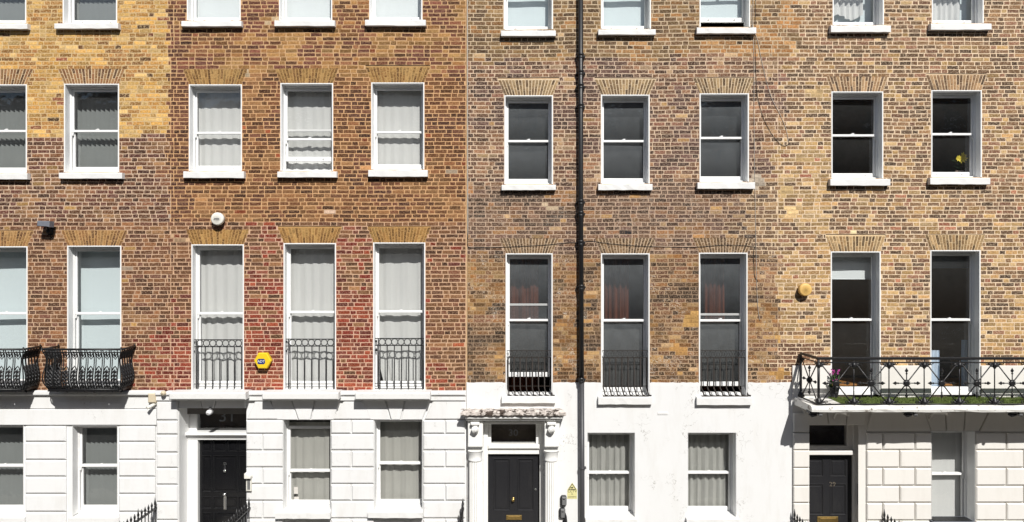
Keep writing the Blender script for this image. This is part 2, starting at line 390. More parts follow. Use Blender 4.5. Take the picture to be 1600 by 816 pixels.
# the terrace on the other side of the street: it shades the road and shows in the window glass
t = empty('terrace_row', 'dark brick terrace across the street, seen only as a reflection in the glass', 'building')
m = MB(); hl = [(x - .55, x + .55, z, z + h_) for x in [-43 + 2.6 * i for i in range(34)] for z, h_ in ((1.2, 1.9), (4.6, 2.4), (8.2, 1.7), (11.2, 1.3))]
YO = -19.5
X_ = sorted({-44.5, 44.5} | {v for q in hl for v in q[:2]}); Z_ = sorted({-.1, 13.2} | {v for q in hl for v in q[2:]}); hs = {(round(q[0], 3), round(q[2], 3)) for q in hl}
for i in range(len(X_) - 1):
    for j in range(len(Z_) - 1):
        if (round(X_[i], 3), round(Z_[j], 3)) in hs:
            x0, x1, z0, z1 = X_[i], X_[i + 1], Z_[j], Z_[j + 1]; d = YO - .18
            for a, b in (((x0, z0), (x1, z0)), ((x1, z0), (x1, z1)), ((x1, z1), (x0, z1)), ((x0, z1), (x0, z0))): m.poly([(a[0], YO, a[1]), (b[0], YO, b[1]), (b[0], d, b[1]), (a[0], d, a[1])])
            continue
        m.poly([(X_[i + 1], YO, Z_[j]), (X_[i], YO, Z_[j]), (X_[i], YO, Z_[j + 1]), (X_[i + 1], YO, Z_[j + 1])])
m.box(-44.5, 44.5, YO - 9, YO - .4, -.1, 13.0); m.build('wall', M['terrace'], t)
m = MB(); m.box(-44.6, 44.6, YO - .4, YO + .08, 13.2, 13.35); m.build('coping', M['stucco'], t)
for i in range(9): m = MB(); m.box(-40 + i * 10, -38.4 + i * 10, YO - 6, YO - 5, 13.0, 15.4); m.build('chimney', M['terrace'], t)
for q in hl: m = MB(); m.poly([(q[1], YO - .17, q[2]), (q[0], YO - .17, q[2]), (q[0], YO - .17, q[3]), (q[1], YO - .17, q[3])]); m.box(q[0], q[1], YO - .165, YO - .12, (q[2] + q[3]) / 2 - .03, (q[2] + q[3]) / 2 + .03, 1); m.build('window', [M['opp_glass'], M['white']], t)

# ------------------------------------------------------------------ brick zones
def pick(l): return random.choice(l)
RED = [(170, 74, 54), (150, 60, 48), (184, 88, 60), (138, 62, 50), (160, 84, 62)]
TAN = [(200, 158, 100), (208, 170, 118), (192, 148, 92), (214, 178, 132)]
def zone(px, py):
    """brick colour, mortar colour, smear, salts -- the stock bricks, rebuilt and patched areas of each house"""
    k = fbm(px / 40, py / 28, 3); k2 = fbm(px / 70, py / 50, 9); sm = .25; salt = 0
    if px < 262:
        edge = 213 + (-6 if px > 215 else 2)
        if py < edge:
            c = pick([(214, 164, 82), (218, 172, 92), (206, 152, 68), (194, 138, 64), (220, 180, 108), (212, 160, 80), (182, 128, 62)])
            if random.random() < .07: c = pick([(118, 78, 48), (92, 66, 48), (150, 84, 60)])
            if k > .62: c = pick([(178, 124, 62), (160, 108, 58)])
            return c, (222, 186, 126), .55, 0
        if py < 345: c = pick([(110, 72, 52), (124, 82, 58), (94, 64, 50), (138, 92, 60), (148, 98, 70), (104, 64, 56), (120, 74, 62)]); mo = (222, 188, 156)
        else: c = pick([(134, 90, 62), (150, 102, 68), (118, 78, 56), (162, 110, 72), (126, 82, 66), (110, 74, 54)]); mo = (214, 174, 138)
        if k > .66: c = pick([(160, 116, 76), (172, 128, 86), (146, 104, 72)])
        if random.random() < .015: c = (206, 160, 92)
        if px > 195 and py > 500 and random.random() < min(.8, (px - 195) / 60 * (py - 490) / 90): c = pick(RED); mo = (214, 168, 136)
        return c, mo, .3, 0
    if px < 729:
        if py < 115 + 20 * (k2 - .5):
            c = pick([(160, 104, 58), (176, 118, 62), (140, 84, 56), (124, 72, 56), (184, 132, 72), (116, 76, 52), (150, 86, 60), (168, 108, 70)]); mo = (222, 172, 116)
            if px < 300 and random.random() < .7: c = pick([(126, 72, 60), (110, 66, 54), (146, 84, 60), (96, 62, 52)])
            elif k > .6: c = pick([(190, 138, 76), (200, 150, 84), (178, 126, 66)])
            elif k < .38: c = pick([(130, 74, 62), (116, 68, 58), (146, 84, 66)])
        elif py < 345:
            c = pick([(126, 78, 48), (142, 90, 54), (112, 70, 48), (152, 96, 58), (100, 64, 46), (164, 110, 64), (134, 80, 54)]); mo = (226, 170, 112)
            if px < 296 or (k < .36): c = pick([(114, 70, 54), (100, 64, 52), (130, 80, 60)])
            elif k > .64: c = pick([(162, 112, 68), (150, 102, 62), (176, 124, 74)])
        else:
            c = pick([(134, 88, 56), (118, 76, 52), (150, 100, 62), (140, 86, 60), (108, 72, 52), (158, 108, 68)]); mo = (224, 176, 134)
            red = 0
            if 381 < px < 443: red = .25 + .75 * min(1, max(0, (py - 385) / 130))
            elif 525 < px < 583: red = .30 + .7 * min(1, max(0, (py - 375) / 90))
            elif px < 300: red = max(0, (py - 460) / 110)
            elif px > 664: red = .05 + .25 * max(0, (py - 500) / 110)
            if random.random() < red * .95 + (k - .5) * .6 * (red > 0): c = pick(RED); mo = (228, 176, 144)
        if random.random() < .012: c = pick([(214, 150, 90), (192, 100, 66)])
        return c, mo, .22, 0
    sx = (1238 if py < 215 else 1214) + (44 if py < 215 else 26) * (fbm(py / 22, px / 90, 5) - .5) * 2
    if px < sx:
        if py < 92 + 40 * (k2 - .5):
            c = pick([(158, 126, 86), (144, 114, 78), (128, 98, 70), (172, 136, 88), (110, 86, 64), (176, 126, 76), (150, 116, 84)]); mo = (214, 188, 152)
            if px > 930 and k > .58: c = pick([(190, 132, 76), (200, 150, 96)])
        elif py < 285 + 30 * (k2 - .5):
            c = pick([(144, 106, 82), (128, 94, 74), (158, 116, 88), (114, 84, 68), (168, 122, 88), (104, 78, 64), (150, 104, 84)]); mo = (222, 192, 160); sm = .35
            if k > .66: c = pick([(186, 150, 112), (196, 164, 128), (180, 130, 96)])
            elif k < .40: c = pick([(104, 78, 68), (116, 88, 78), (92, 72, 64), (126, 94, 84)]); mo = (206, 178, 152)
        elif py < 400:
            if px > 1120 and random.random() < (px - 1120) / 100: return pick([(158, 124, 90), (140, 108, 80), (186, 148, 104), (126, 98, 76)]), (226, 198, 162), .35, .2
            c = pick([(114, 90, 74), (102, 80, 66), (128, 98, 78), (140, 104, 78), (92, 74, 62), (120, 92, 80)]); mo = (206, 174, 146); sm = .45; salt = .35
            g = min(1, max(0, (fbm(px / 26, py / 14, 21) - .60) / .10)) * random.uniform(.5, 1); tn = pick([(196, 146, 90), (186, 130, 80), (178, 140, 100)]); c = tuple(a + (b - a) * g for a, b in zip(c, tn))
            if k < .36: c = pick([(96, 80, 68), (88, 74, 64), (106, 86, 72)]); mo = (180, 152, 128)
        else:
            c = pick([(126, 92, 66), (142, 104, 72), (110, 84, 62), (158, 112, 72), (98, 76, 58), (136, 96, 74)]); mo = (196, 162, 126); sm = .6; salt = .9
            if k < .42: c = pick([(86, 68, 54), (98, 76, 58), (78, 64, 52)]); mo = (164, 136, 108)
            g = min(1, max(0, (fbm(px / 34, py / 20, 15) - .50) / .14)) * random.uniform(.6, 1)      # faces spalled back to the tan core
            tn = pick([(196, 154, 98), (186, 138, 82), (176, 122, 68), (204, 166, 112)]); c = tuple(a + (b - a) * g for a, b in zip(c, tn)); mo = tuple(a + (b - a) * g * .6 for a, b in zip(mo, tn))
            if py > 570 and random.random() < .5: c = pick([(96, 74, 52), (84, 66, 50), (120, 84, 52)])
        if 1158 < px and k > .55 and py > 180: c = pick([(186, 146, 104), (176, 128, 88), (150, 112, 86)])
        if random.random() < .03: c = pick(TAN)
        return c, mo, sm, salt
    t = .22
    if py < 130: t = .10
    elif px < 1292 and 225 < py < 345: t = .80
    elif px < 1300 and py > 345: t = .62
    elif py > 380: t = .44
    t += (k - .5) * 1.3
    if random.random() < t: c = pick([(196, 158, 100), (206, 170, 114), (184, 146, 92), (200, 156, 100), (214, 180, 128), (190, 154, 100)])
    else: c = pick([(132, 100, 74), (118, 92, 70), (146, 112, 80), (160, 122, 84), (108, 86, 68), (150, 108, 84)])
    if py > 230 and random.random() < .035: c = pick([(188, 124, 94), (176, 110, 84)])
    if py > 535 and px < 1290: c = pick([(116, 82, 62), (140, 100, 74), (150, 110, 82)])
    return c, (236, 208, 172), .3, 0

COURSE = .0748
def jit(a): return random.uniform(-a, a)
# render repairs (px, py, radii, colour) and the rain-washed bands under the sills
PATCHES = [(384, 117, 11, 8, (196, 176, 146)), (424, 33, 9, 5, (200, 178, 146)), (1183, 283, 14, 13, (184, 172, 156)), (522, 333, 7, 4, (190, 166, 146)), (858, 322, 10, 5, (182, 164, 140)), (264, 334, 8, 4, (186, 170, 156)),
  (292, 368, 7, 10, (190, 160, 128)), (597, 418, 9, 4, (186, 166, 146)), (200, 418, 9, 4, (190, 170, 150)), (1090, 500, 16, 13, (190, 152, 96)), (1060, 545, 14, 8, (196, 152, 96)),
  (1276, 146, 10, 7, (214, 186, 140)), (1256, 250, 10, 5, (206, 176, 128)), (1226, 300, 12, 8, (212, 184, 136)), (1240, 330, 12, 9, (214, 184, 138)), (1216, 530, 8, 8, (196, 158, 102)),
  (1218, 585, 12, 9, (186, 146, 92)), (1160, 300, 6, 4, (200, 170, 130)), (640, 262, 10, 4, (186, 170, 150)), (708, 266, 9, 4, (190, 172, 150)), (1330, 365, 8, 4, (224, 200, 160))]
SILLS = []
def one_brick(mb, x0, x1, z0, z1, px, py):
    if py > 218: px += (-1 if abs(px - 262) < 40 else 0) * 26 * (fbm(px / 9, py / 9, 41) - .5) * 2
    c, mo, sm, salt = zone(px, py)
    yel = px < 262 and py < 215; hs = 'A' if px < 262 else 'B' if px < 729 else 'C' if px < 1206 else 'D'
    ds, br, dm, bm = {'A': (.92, .84, .78, 1.02), 'B': (.80, .86, .74, 1.03), 'C': (.90, .85, .82, 1.03), 'D': (.98, .91, .86, 1.05)}[hs]
    if hs in 'CD':
        tt = min(1, max(0, (px - 1150) / 100)); ds, br, dm, bm = (a + (b - a) * tt for a, b in zip((.90, .83, .80, 1.03), (.90, .91, .80, 1.05)))
    if yel: ds, br, dm, bm = .84, .97, .72, 1.05
    if c[0] - c[1] > 82: ds, br = .98, .76      # the rubbed red bricks
    if hs == 'C' and py > 300 and px < 1150: ds = .95; br = .86; bm = 1.0
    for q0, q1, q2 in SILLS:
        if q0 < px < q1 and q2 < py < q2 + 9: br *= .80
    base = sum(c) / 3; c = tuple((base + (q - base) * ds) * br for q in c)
    base = sum(mo) / 3; mo = tuple(min(250, (base + (q - base) * dm) * bm) for q in mo)
    for q0, q1, rx, ry, pc in PATCHES:
        if ((px - q0) / rx) ** 2 + ((py - q1) / ry) ** 2 < .6 + .8 * vnoise(px / 6, py / 6, 77): c = mo = pc; salt = 0
    v = random.uniform(.80, 1.18)
    col = alb(tuple(min(255, q * v) for q in c)) + (salt,); mc = alb(mo) + (sm,)
    j = random.uniform(.0062, .0082)
    mb.poly([(x0, .0022, z0), (x1, .0022, z0), (x1, .0022, z1), (x0, .0022, z1)], 1, col, mc)
    a0, a1, b0, b1 = x0 + j, x1 - j, z0 + j, z1 - j
    if a1 - a0 < .015: return
    t = .0036; xm = (a0 + a1) / 2 + jit(.02) * min(1, (a1 - a0) / .2)
    out = [(a0 + jit(t), b0 + jit(t)), (xm, b0 + jit(t * 1.3)), (a1 + jit(t), b0 + jit(t)), (a1 + jit(t), (b0 + b1) / 2), (a1 + jit(t), b1 + jit(t)), (xm + jit(.02) * min(1, (a1 - a0) / .2), b1 + jit(t * 1.3)), (a0 + jit(t), b1 + jit(t)), (a0 + jit(t), (b0 + b1) / 2)]
    y = -random.uniform(-.001, .0022); b = len(mb.v); n = len(out)
    cx, cz = (a0 + a1) / 2, (b0 + b1) / 2; e = .0016
    for x, z in out: mb.v.append((x - math.copysign(e, x - cx), y + jit(.0008), z - math.copysign(e, z - cz)))
    for x, z in out: mb.v.append((x, .004, z))
    fs = [tuple(range(b, b + n))] + [(b + (i + 1) % n, b + i, b + n + i, b + n + (i + 1) % n) for i in range(n)]
    for f in fs: mb.c[len(mb.f)] = (col, mc); mb.f.append(f); mb.m.append(0)
def tooth_at(z): return .1125 * round(2 * vhash(int(round((z + 20) / COURSE)), 4, 8))
def brick_wall(mb, px0, px1, z0, z1, holes, seed=0, tooth=(0, 0)):
    """holes: (x0,x1,z0,z1) rects and (x0b,x1b,x0t,x1t,z0,z1) trapezoids, metres"""
    X0, X1 = PX(px0), PX(px1); rows = int(round((z1 - z0) / COURSE)); h = (z1 - z0) / rows; n_start = len(mb.v)
    for r in range(rows):
        a, b = z0 + r * h, z0 + (r + 1) * h; zm = (a + b) / 2
        block = []
        for q in holes:
            if len(q) == 4:
                if q[2] - .03 < zm < q[3] + .02: block.append((q[0], q[1]))
            elif q[4] - .01 < zm < q[5] + .01:
                t = max(0, min(1, (zm - q[4]) / (q[5] - q[4]))); block.append((q[0] + (q[2] - q[0]) * t, q[1] + (q[3] - q[1]) * t))
        X0, X1 = PX(px0) + tooth[0] * tooth_at(a), PX(px1) + tooth[1] * tooth_at(a)
        x = X0 - (.0 if r % 2 else .168) - (.0 if vhash(r, seed) < .85 else .056); k = r % 2
        while x < X1:
            L = (.225 if k % 2 == 0 else .1125) * random.uniform(.96, 1.04)
            if random.random() < .06: L = random.choice([.17, .225, .1125])
            segs = [(max(x, X0), min(x + L, X1))]
            for q0, q1 in block:
                nx = []
                for s0, s1 in segs:
                    if q1 <= s0 or q0 >= s1: nx.append((s0, s1))
                    else:
                        if s0 < q0: nx.append((s0, q0))
                        if s1 > q1: nx.append((q1, s1))
                segs = nx
            for s0, s1 in segs:
                if s1 - s0 > .004: one_brick(mb, s0, s1, a, b, (s0 + s1) / 2 * S + 800, 408 - (zm - ZC) * S)
            x += L; k += 1
    amp = {65: .008, 66: .008, 67: .016, 68: .016}.get(seed, 0); seed = 67 if seed == 68 else seed      # old walls: the courses wander
    for i in range(n_start, len(mb.v)):
        x, y, z = mb.v[i]; mb.v[i] = (x, y, z + amp * (vnoise(x * .8, z * .5, seed) - .5) + amp * .4 * (vnoise(x * 2.6, z * 1.2, seed + 1) - .5))
def sheet(mb, x0, x1, z0, z1, y, holes, mat=0):
    xs = sorted({x0, x1} | {v for h in holes for v in h[:2] if x0 < v < x1}); zs = sorted({z0, z1} | {v for h in holes for v in h[2:4] if z0 < v < z1})
    for i in range(len(xs) - 1):
        for j in range(len(zs) - 1):
            cx, cz = (xs[i] + xs[i + 1]) / 2, (zs[j] + zs[j + 1]) / 2
            if any(h[0] < cx < h[1] and h[2] < cz < h[3] for h in holes): continue
            mb.poly([(xs[i], y, zs[j]), (xs[i + 1], y, zs[j]), (xs[i + 1], y, zs[j + 1]), (xs[i], y, zs[j + 1])], mat)
ARCH_COL = {
 'A2': ([(176, 122, 70), (160, 104, 62), (190, 136, 80), (120, 82, 56)], (226, 196, 150), .2), 'A3': ([(184, 132, 70), (166, 112, 62), (196, 146, 84), (130, 88, 54)], (206, 158, 96), .5),
 'B2': ([(176, 130, 66), (160, 112, 56), (190, 146, 80), (134, 92, 50)], (196, 150, 84), .6), 'B3': ([(184, 132, 62), (170, 118, 56), (198, 150, 76), (140, 96, 48)], (200, 150, 82), .6),
 'C2': ([(172, 138, 92), (150, 118, 80), (188, 154, 104), (126, 98, 68)], (226, 200, 160), .2), 'C3': ([(132, 100, 66), (116, 88, 62), (150, 114, 74), (104, 80, 58)], (206, 176, 140), .4),
 'D2': ([(196, 148, 98), (150, 112, 78), (206, 162, 112), (120, 92, 70)], (232, 200, 158), .2), 'D3': ([(196, 154, 98), (172, 130, 80), (208, 168, 112), (126, 98, 66)], (234, 202, 150), .2)}
def arch(parent, key, b0, b1, t0, t1, zb, zt, mid=None):
    cols, mo, sm = ARCH_COL[key]; mb = MB(); n = int(round((t0 - t1) / -.062)); bs = sum(mo) / 3; mc = alb(tuple(min(250, (bs + (q - bs) * .75) * 1.05) for q in mo)) + (sm,)
    mb.poly([(b0 - .02, .0125, zb - .01), (b1 + .02, .0125, zb - .01), (t1 + .03, .0125, zt + .02), (t0 - .03, .0125, zt + .02)], 1, alb(cols[0]) + (0,), mc)
    mb.poly([(b0, .004, zb), (b1, .004, zb), (t1, .004, zt), (t0, .004, zt)], 1, alb(cols[0]) + (0,), mc)
    L = lambda u, v: ((b0 + (b1 - b0) * u) * (1 - v) + (t0 + (t1 - t0) * u) * v, zb + (zt - zb) * v)
    for i in range(n):
        u0, u1 = i / n, (i + 1) / n; du = .0088 / (t1 - t0)
        cuts = [0, .36, 1] if i % 2 else [0, .68, 1]
        if random.random() < .2: cuts = [0, .5, 1]
        for a, b in zip(cuts, cuts[1:]):
            dv = .005 / (zt - zb); c = pick(cols); v_ = random.uniform(.86, 1.14); bs = sum(c) / 3; col = alb(tuple(min(255, (bs + (q - bs) * .76) * v_ * .88) for q in c)) + (.0,)
            q = [L(u0 + du, a + dv), L(u1 - du, a + dv), L(u1 - du, b - dv), L(u0 + du, b - dv)]
            y = -random.uniform(.0, .004); bb = len(mb.v)
            cx = sum(p[0] for p in q) / 4; cz = sum(p[1] for p in q) / 4
            for x, z in q: mb.v.append((x + (cx - x) * .03 + jit(.0015), y, z + (cz - z) * .02 + jit(.0015)))
            for x, z in q: mb.v.append((x, .0045, z))
            for f in [(bb, bb + 1, bb + 2, bb + 3)] + [(bb + (k + 1) % 4, bb + k, bb + 4 + k, bb + 4 + (k + 1) % 4) for k in range(4)]:
                mb.c[len(mb.f)] = (col, mc); mb.f.append(f); mb.m.append(0)
    return mb.build('window_arch', [M['brick'], M['mortar']], parent)

# ------------------------------------------------------------------ sash window (part of a house): frame > upper_sash, lower_sash, pane, sill
def window(house, x0, x1, yt, yb, ymeet, sill=None, raise_=0, drop=0, glass='glass', paintm='white', sillm='sill', lining=True, front=0.0, rail=.085, sill_y=-.10, depth=-.02):
    X0, X1, ZT, ZB, ZM = PX(x0), PX(x1), PZ(yt), PZ(yb), PZ(ymeet); f = front; d = depth
    P = M[paintm]; t = .022 if lining else .006
    mb = MB()
    yl0 = f - .004 if lining else f + .004
    mb.box(X0, X0 + t, yl0, .17 + d, ZB, ZT, 0, .003); mb.box(X1 - t, X1, yl0, .17 + d, ZB, ZT, 0, .003); mb.box(X0 + t, X1 - t, yl0 + .001, .17 + d, ZT - t, ZT, 0, .003)
    a0, a1, zt = X0 + t, X1 - t, ZT - t
    bw = .010
    mb.box(X0 + .001, a0 + bw, .172 + d, .30 + d, ZB, ZT, 0, .004); mb.box(a1 - bw, X1 - .001, .172 + d, .30 + d, ZB, ZT, 0, .004); mb.box(a0 + bw, a1 - bw, .174 + d, .30 + d, zt - .03, ZT, 0, .004)
    mb.box(a0 + bw, a1 - bw, .172 + d, .30 + d, ZB - .02, ZB + .035, 0, .004)
    mb.box(a0 + .001, a0 + bw + .012, .185 + d, .20 + d, ZB + .035, zt - .03, 0, .003); mb.box(a1 - bw - .012, a1 - .001, .185 + d, .20 + d, ZB + .035, zt - .03, 0, .003)
    # pulley stile rope stops
    w_ = mb.build('window', P, house)
    s0, s1, st, sb = a0 + bw + .004, a1 - bw - .004, zt - .033 - drop / S, ZB + .037 + raise_ / S
    def sash(nm, z0, z1, y, top, bot, horns):
        m = MB(); sw = .040
        m.box(s0, s0 + sw, y, y + .036, z0, z1, 0, .005); m.box(s1 - sw, s1, y, y + .036, z0, z1, 0, .005)
        m.box(s0 + sw, s1 - sw, y + .001, y + .035, z1 - top, z1, 0, .005); m.box(s0 + sw, s1 - sw, y + .001, y + .035, z0, z0 + bot, 0, .005)
        if horns:
            for xa in (s0, s1 - .034): m.prism([(xa, z0 - .002), (xa + .005, z0 - .06), (xa + .024, z0 - .07), (xa + .034, z0 - .002)], y + .004, y + .032)
            xc = (s0 + s1) / 2; m.box(xc - .03, xc + .03, y + .004, y + .05, z0 + bot, z0 + bot + .012, 0, .003); m.box(xc - .008, xc + .03, y + .002, y + .02, z0 + bot + .012, z0 + bot + .024, 0, .003)
        else:
            for q in (.22, .78): m.ring((s0 + (s1 - s0) * q, y - .006, z0 + bot * .5), .018, .005, 8, tn=4, sz=.6)
        m.build(nm, P, w_)
        g = MB(); ja, jb = jit(.0045), jit(.0045)      # no two old panes sit quite in the same plane
        g.poly([(s0 + sw - .004, y + .02 + ja + jb, z0 + bot - .004), (s1 - sw + .004, y + .02 - ja + jb, z0 + bot - .004), (s1 - sw + .004, y + .02 - ja - jb, z1 - top + .004), (s0 + sw - .004, y + .02 + ja - jb, z1 - top + .004)])
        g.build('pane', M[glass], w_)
    sash('upper_sash', ZM - .024 - 0, st, .205 + d, .05, .042, True)
    sash('lower_sash', sb, ZM + .022 + raise_ / S, .247 + d, .042, rail, False)
    if sill:
        q0, q1, q2, q3 = sill; m = MB(); A0, A1, B0, B1 = PX(q0), PX(q1), PZ(q3, -sill_y), PZ(q2, -sill_y)
        b = len(m.v); n = 9; yy = sill_y + f
        # front face with chipped lower edge, sloping weathered top
        prof = [(yy, B0), (yy, B1 - .012), (yy + .010, B1), (f + .17 + d, max(B1 + .014, ZB - .004)), (f + .17 + d, B0 + .0), ]
        xs = [A0 + (A1 - A0) * i / n for i in range(n + 1)]
        for x in xs:
            for k, (y, z) in enumerate(prof): m.v.append((x, y + (jit(.003) if k in (0, 1, 2) else 0), z + (jit(.004) if k in (0, 1, 2) else 0)))
        for i in range(n):
            for k in range(5):
                k2 = (k + 1) % 5; m.f.append((b + i * 5 + k2, b + i * 5 + k, b + (i + 1) * 5 + k, b + (i + 1) * 5 + k2)); m.m.append(0)
        m.f.append(tuple(b + k for k in range(5))); m.f.append(tuple(b + n * 5 + 4 - k for k in range(5))); m.m += [0, 0]
        m.build('sill', M[sillm], w_)
    return (X0, X1, ZB, ZT)

def drape(name, x0, x1, zb, zt, y, mat, label, cat, group, amp=.018, folds=9, seed=0, wavy=0.0, pull=0):
    """a cloth hanging in folds, one continuous sheet with thickness of its folds"""
    mb = MB(); n = max(12, int(folds * 8)); rows = 10; rnd = random.Random(seed * 31 + 5)
    ph = [rnd.uniform(0, 6.28) for _ in range(4)]; folds *= rnd.uniform(.7, 1.35); amp *= rnd.uniform(.7, 1.3)
    for j in range(rows + 1):
        v = j / rows
        for i in range(n + 1):
            u = i / n
            dy = amp * (math.sin(u * folds * 6.283 + ph[0] + .8 * math.sin(u * 9 + ph[1])) * .7 + .3 * math.sin(u * folds * 2.7 * 6.283 + ph[2])) * (1 - .45 * v)
            z = zb + (zt - zb) * v
            if j == 0: z += wavy * math.sin(u * 9 + ph[3])
            sw = max(0, .45 - v) / .45; mb.v.append((x0 + (x1 - x0) * u + pull * sw * sw * (1 - u), y + dy + .02 * math.sin(v * 5 + u * 3 + ph[3]) * amp * 10, z))
    for j in range(rows):
        for i in range(n):
            a = j * (n + 1) + i; mb.smooth.add(len(mb.f)); mb.f.append((a, a + 1, a + n + 2, a + n + 1)); mb.m.append(0)
    return recenter(tag(mb.build(name, M[mat]), label, cat, group))
def vblind(x0, x1, zb, zt, y, mat, label, group, slat=.089, ang=35):
    mb = MB(); x = x0; c, s = math.cos(R(ang)) * slat * .52, math.sin(R(ang)) * slat * .52
    while x < x1:
        mb.poly([(x - c, y - s, zb + jit(.004)), (x + c, y + s, zb + jit(.004)), (x + c, y + s, zt), (x - c, y - s, zt)]); x += slat
    mb.box(x0, x1, y - .03, y + .03, zt, zt + .04)
    return recenter(tag(mb.build('vertical_blind', M[mat]), label, 'blind', group))
def roller(x0, x1, zb, zt, y, mat, label, group, sag=.0):
    mb = MB(); n = 8
    for i in range(n):
        a, b = i / n, (i + 1) / n
        f = lambda u: (x0 + (x1 - x0) * u, y + .006 * math.sin(u * 7), zb + sag * math.sin(u * 3.14))
        p, q = f(a), f(b); mb.poly([p, q, (q[0], q[1], zt), (p[0], p[1], zt)])
    mb.tube([(x0, y, zt), (x1, y, zt)], .022, 8); mb.tube([(x0, y, zb), (x1, y, zb)], .009, 6)
    return recenter(tag(mb.build('roller_blind', M[mat]), label, 'blind', group))

# ------------------------------------------------------------------ houses
TOP = 12.9
HA = empty('town_house', 'brick house at the left edge, yellow brick above brown, with bow-fronted black iron balconies', 'house', 'terraced houses')
HB = empty('town_house', 'brown and red brick house with yellow flat arches and glossy black door numbered 31', 'house', 'terraced houses')
HC = empty('town_house', 'dark mottled brick house with a pillared porch round the door numbered 30', 'house', 'terraced houses')
HD = empty('town_house', 'pale tan brick house at the right edge with a long iron balcony over door 29', 'house', 'terraced houses')
EXT = {'A': (-390, 262), 'B': (262, 729), 'C': (729, 1206), 'D': (1206, 1990)}
# window table: house,row,x0,x1,ytop,ybot,ymeet,sill,raise,drop
W = {}
def win(k, *a, **kw): W[k] = (a, kw)
win('A10', -194, -108, -82, 36, -25, (-201, -101, 37, 45)); win('A20', -194, -107, 132, 270, 202, (-201, -101, 271, 280)); win('A30', -194, -107, 385, 606, 491); win('A40', -194, -110, 664, 806, 732)
win('D13', 1611, 1692, -78, 33, -20, (1605, 1699, 34, 43)); win('D23', 1610, 1689, 139, 275, 205, (1604, 1697, 276, 286)); win('D33', 1609, 1687, 389, 618, 501)
win('A11', -45, 41, -82, 36, -25, (-52, 48, 37, 45)); win('A12', 98, 183, -82, 36, -25, (90, 189, 36.5, 44.5))
win('B11', 292, 376, -84, 32, -28, (287, 380, 33, 41)); win('B12', 436, 519, -84, 32, -28, (431.5, 525, 32, 40.5)); win('B13', 577, 660, -84, 31, -28, (572, 666, 31, 40))
win('C11', 787, 864, -74, 46, -14, (783, 868, 47.5, 56)); win('C12', 939, 1017, -74, 45, -14, (934, 1023, 46, 54)); win('C13', 1093, 1172, -74, 42, -18, (1087, 1179, 43, 52), raise_=10)
win('D11', 1301, 1381, -78, 39, -18, (1295, 1388, 40, 50)); win('D12', 1456, 1537, -78, 36, -18, (1450, 1544, 37, 46.5))
win('A21', -45, 42, 132, 270, 202, (-52, 48, 271, 280)); win('A22', 100, 186, 131, 269, 202, (97, 195, 270, 279))
win('B21', 295, 378, 132, 267, 205, (290, 384, 268, 278)); win('B22', 438, 520.5, 130, 267, 215, (436, 528, 268, 277), raise_=14); win('B23', 580, 663, 129, 265, 204, (577, 669, 266, 276))
win('C21', 788, 864, 149, 288, 218, (784, 868, 289, 297)); win('C22', 939, 1015, 148, 287, 218, (934, 1018, 288, 297)); win('C23', 1093, 1170, 146, 284, 213, (1088, 1177, 285, 295))
win('D21', 1299, 1380, 143, 279, 209, (1294, 1387, 280, 290)); win('D22', 1455, 1534, 141, 277, 207, (1449, 1542, 278, 288))
win('A31', -45, 43, 385, 606, 491); win('A32', 105, 189.5, 384, 606, 491)
win('B31', 299, 381, 382, 609, 491); win('B32', 443, 525, 380, 609, 489); win('B33', 583, 664.5, 379, 609, 488)
win('C31', 790, 863.5, 396, 619, 501.5, (784, 868, 620, 630), raise_=24, glass='glass_dirty_sheen'); win('C32', 939, 1015, 396, 619, 502, (934, 1018, 621, 632), glass='glass_dirty_sheen'); win('C33', 1092, 1168, 395, 619, 502, (1087, 1173, 621, 633), raise_=9, glass='glass_dirty_sheen')
win('D31', 1298, 1376, 393, 618, 501); win('D32', 1453.5, 1532, 391, 618, 501)
win('A41', -45, 38, 664, 806, 732); win('A42', 114, 184.5, 665, 806, 732)
win('B42', 444, 518, 655, 798, 740, (434, 519, 799, 809), drop=11); win('B43', 586, 661, 655, 797, 728, (577, 662, 798, 808))
win('C41', 917.5, 992, 676, 809, 744, (914, 994, 811, 819)); win('C42', 1074.5, 1150, 676, 809, 744, (1071, 1153, 811, 819))
win('D42', 1453, 1521, 673, 826, 746)
SILLS += [(a[5][0] - 3, a[5][1] + 3, a[5][3]) for a, kw in W.values() if len(a) > 5 and a[5][3] < 320]
HOUSE = {'A': HA, 'B': HB, 'C': HC, 'D': HD}
DOOR = {'B': (281, 386, 632, 905), 'C': (755, 848, 659, 905), 'D': (1263, 1340, 664, 905)}      # openings for the doors
STZ = {'A': 610, 'B': 610, 'C': 598, 'D': 571}           # top of the stucco
ARCHES = {}
for k, (a, kw) in W.items():
    h, r = k[0], k[1]
    if r in '123':
        xt = {'A': 10, 'B': 9, 'C': 10, 'D': 8}[h] if r != '1' else 9
        ARCHES[k] = (PX(a[0] + 1), PX(a[1] - 1), PX(a[0] - xt), PX(a[1] + xt), PZ(a[2] + .6), PZ(a[2] - 24))
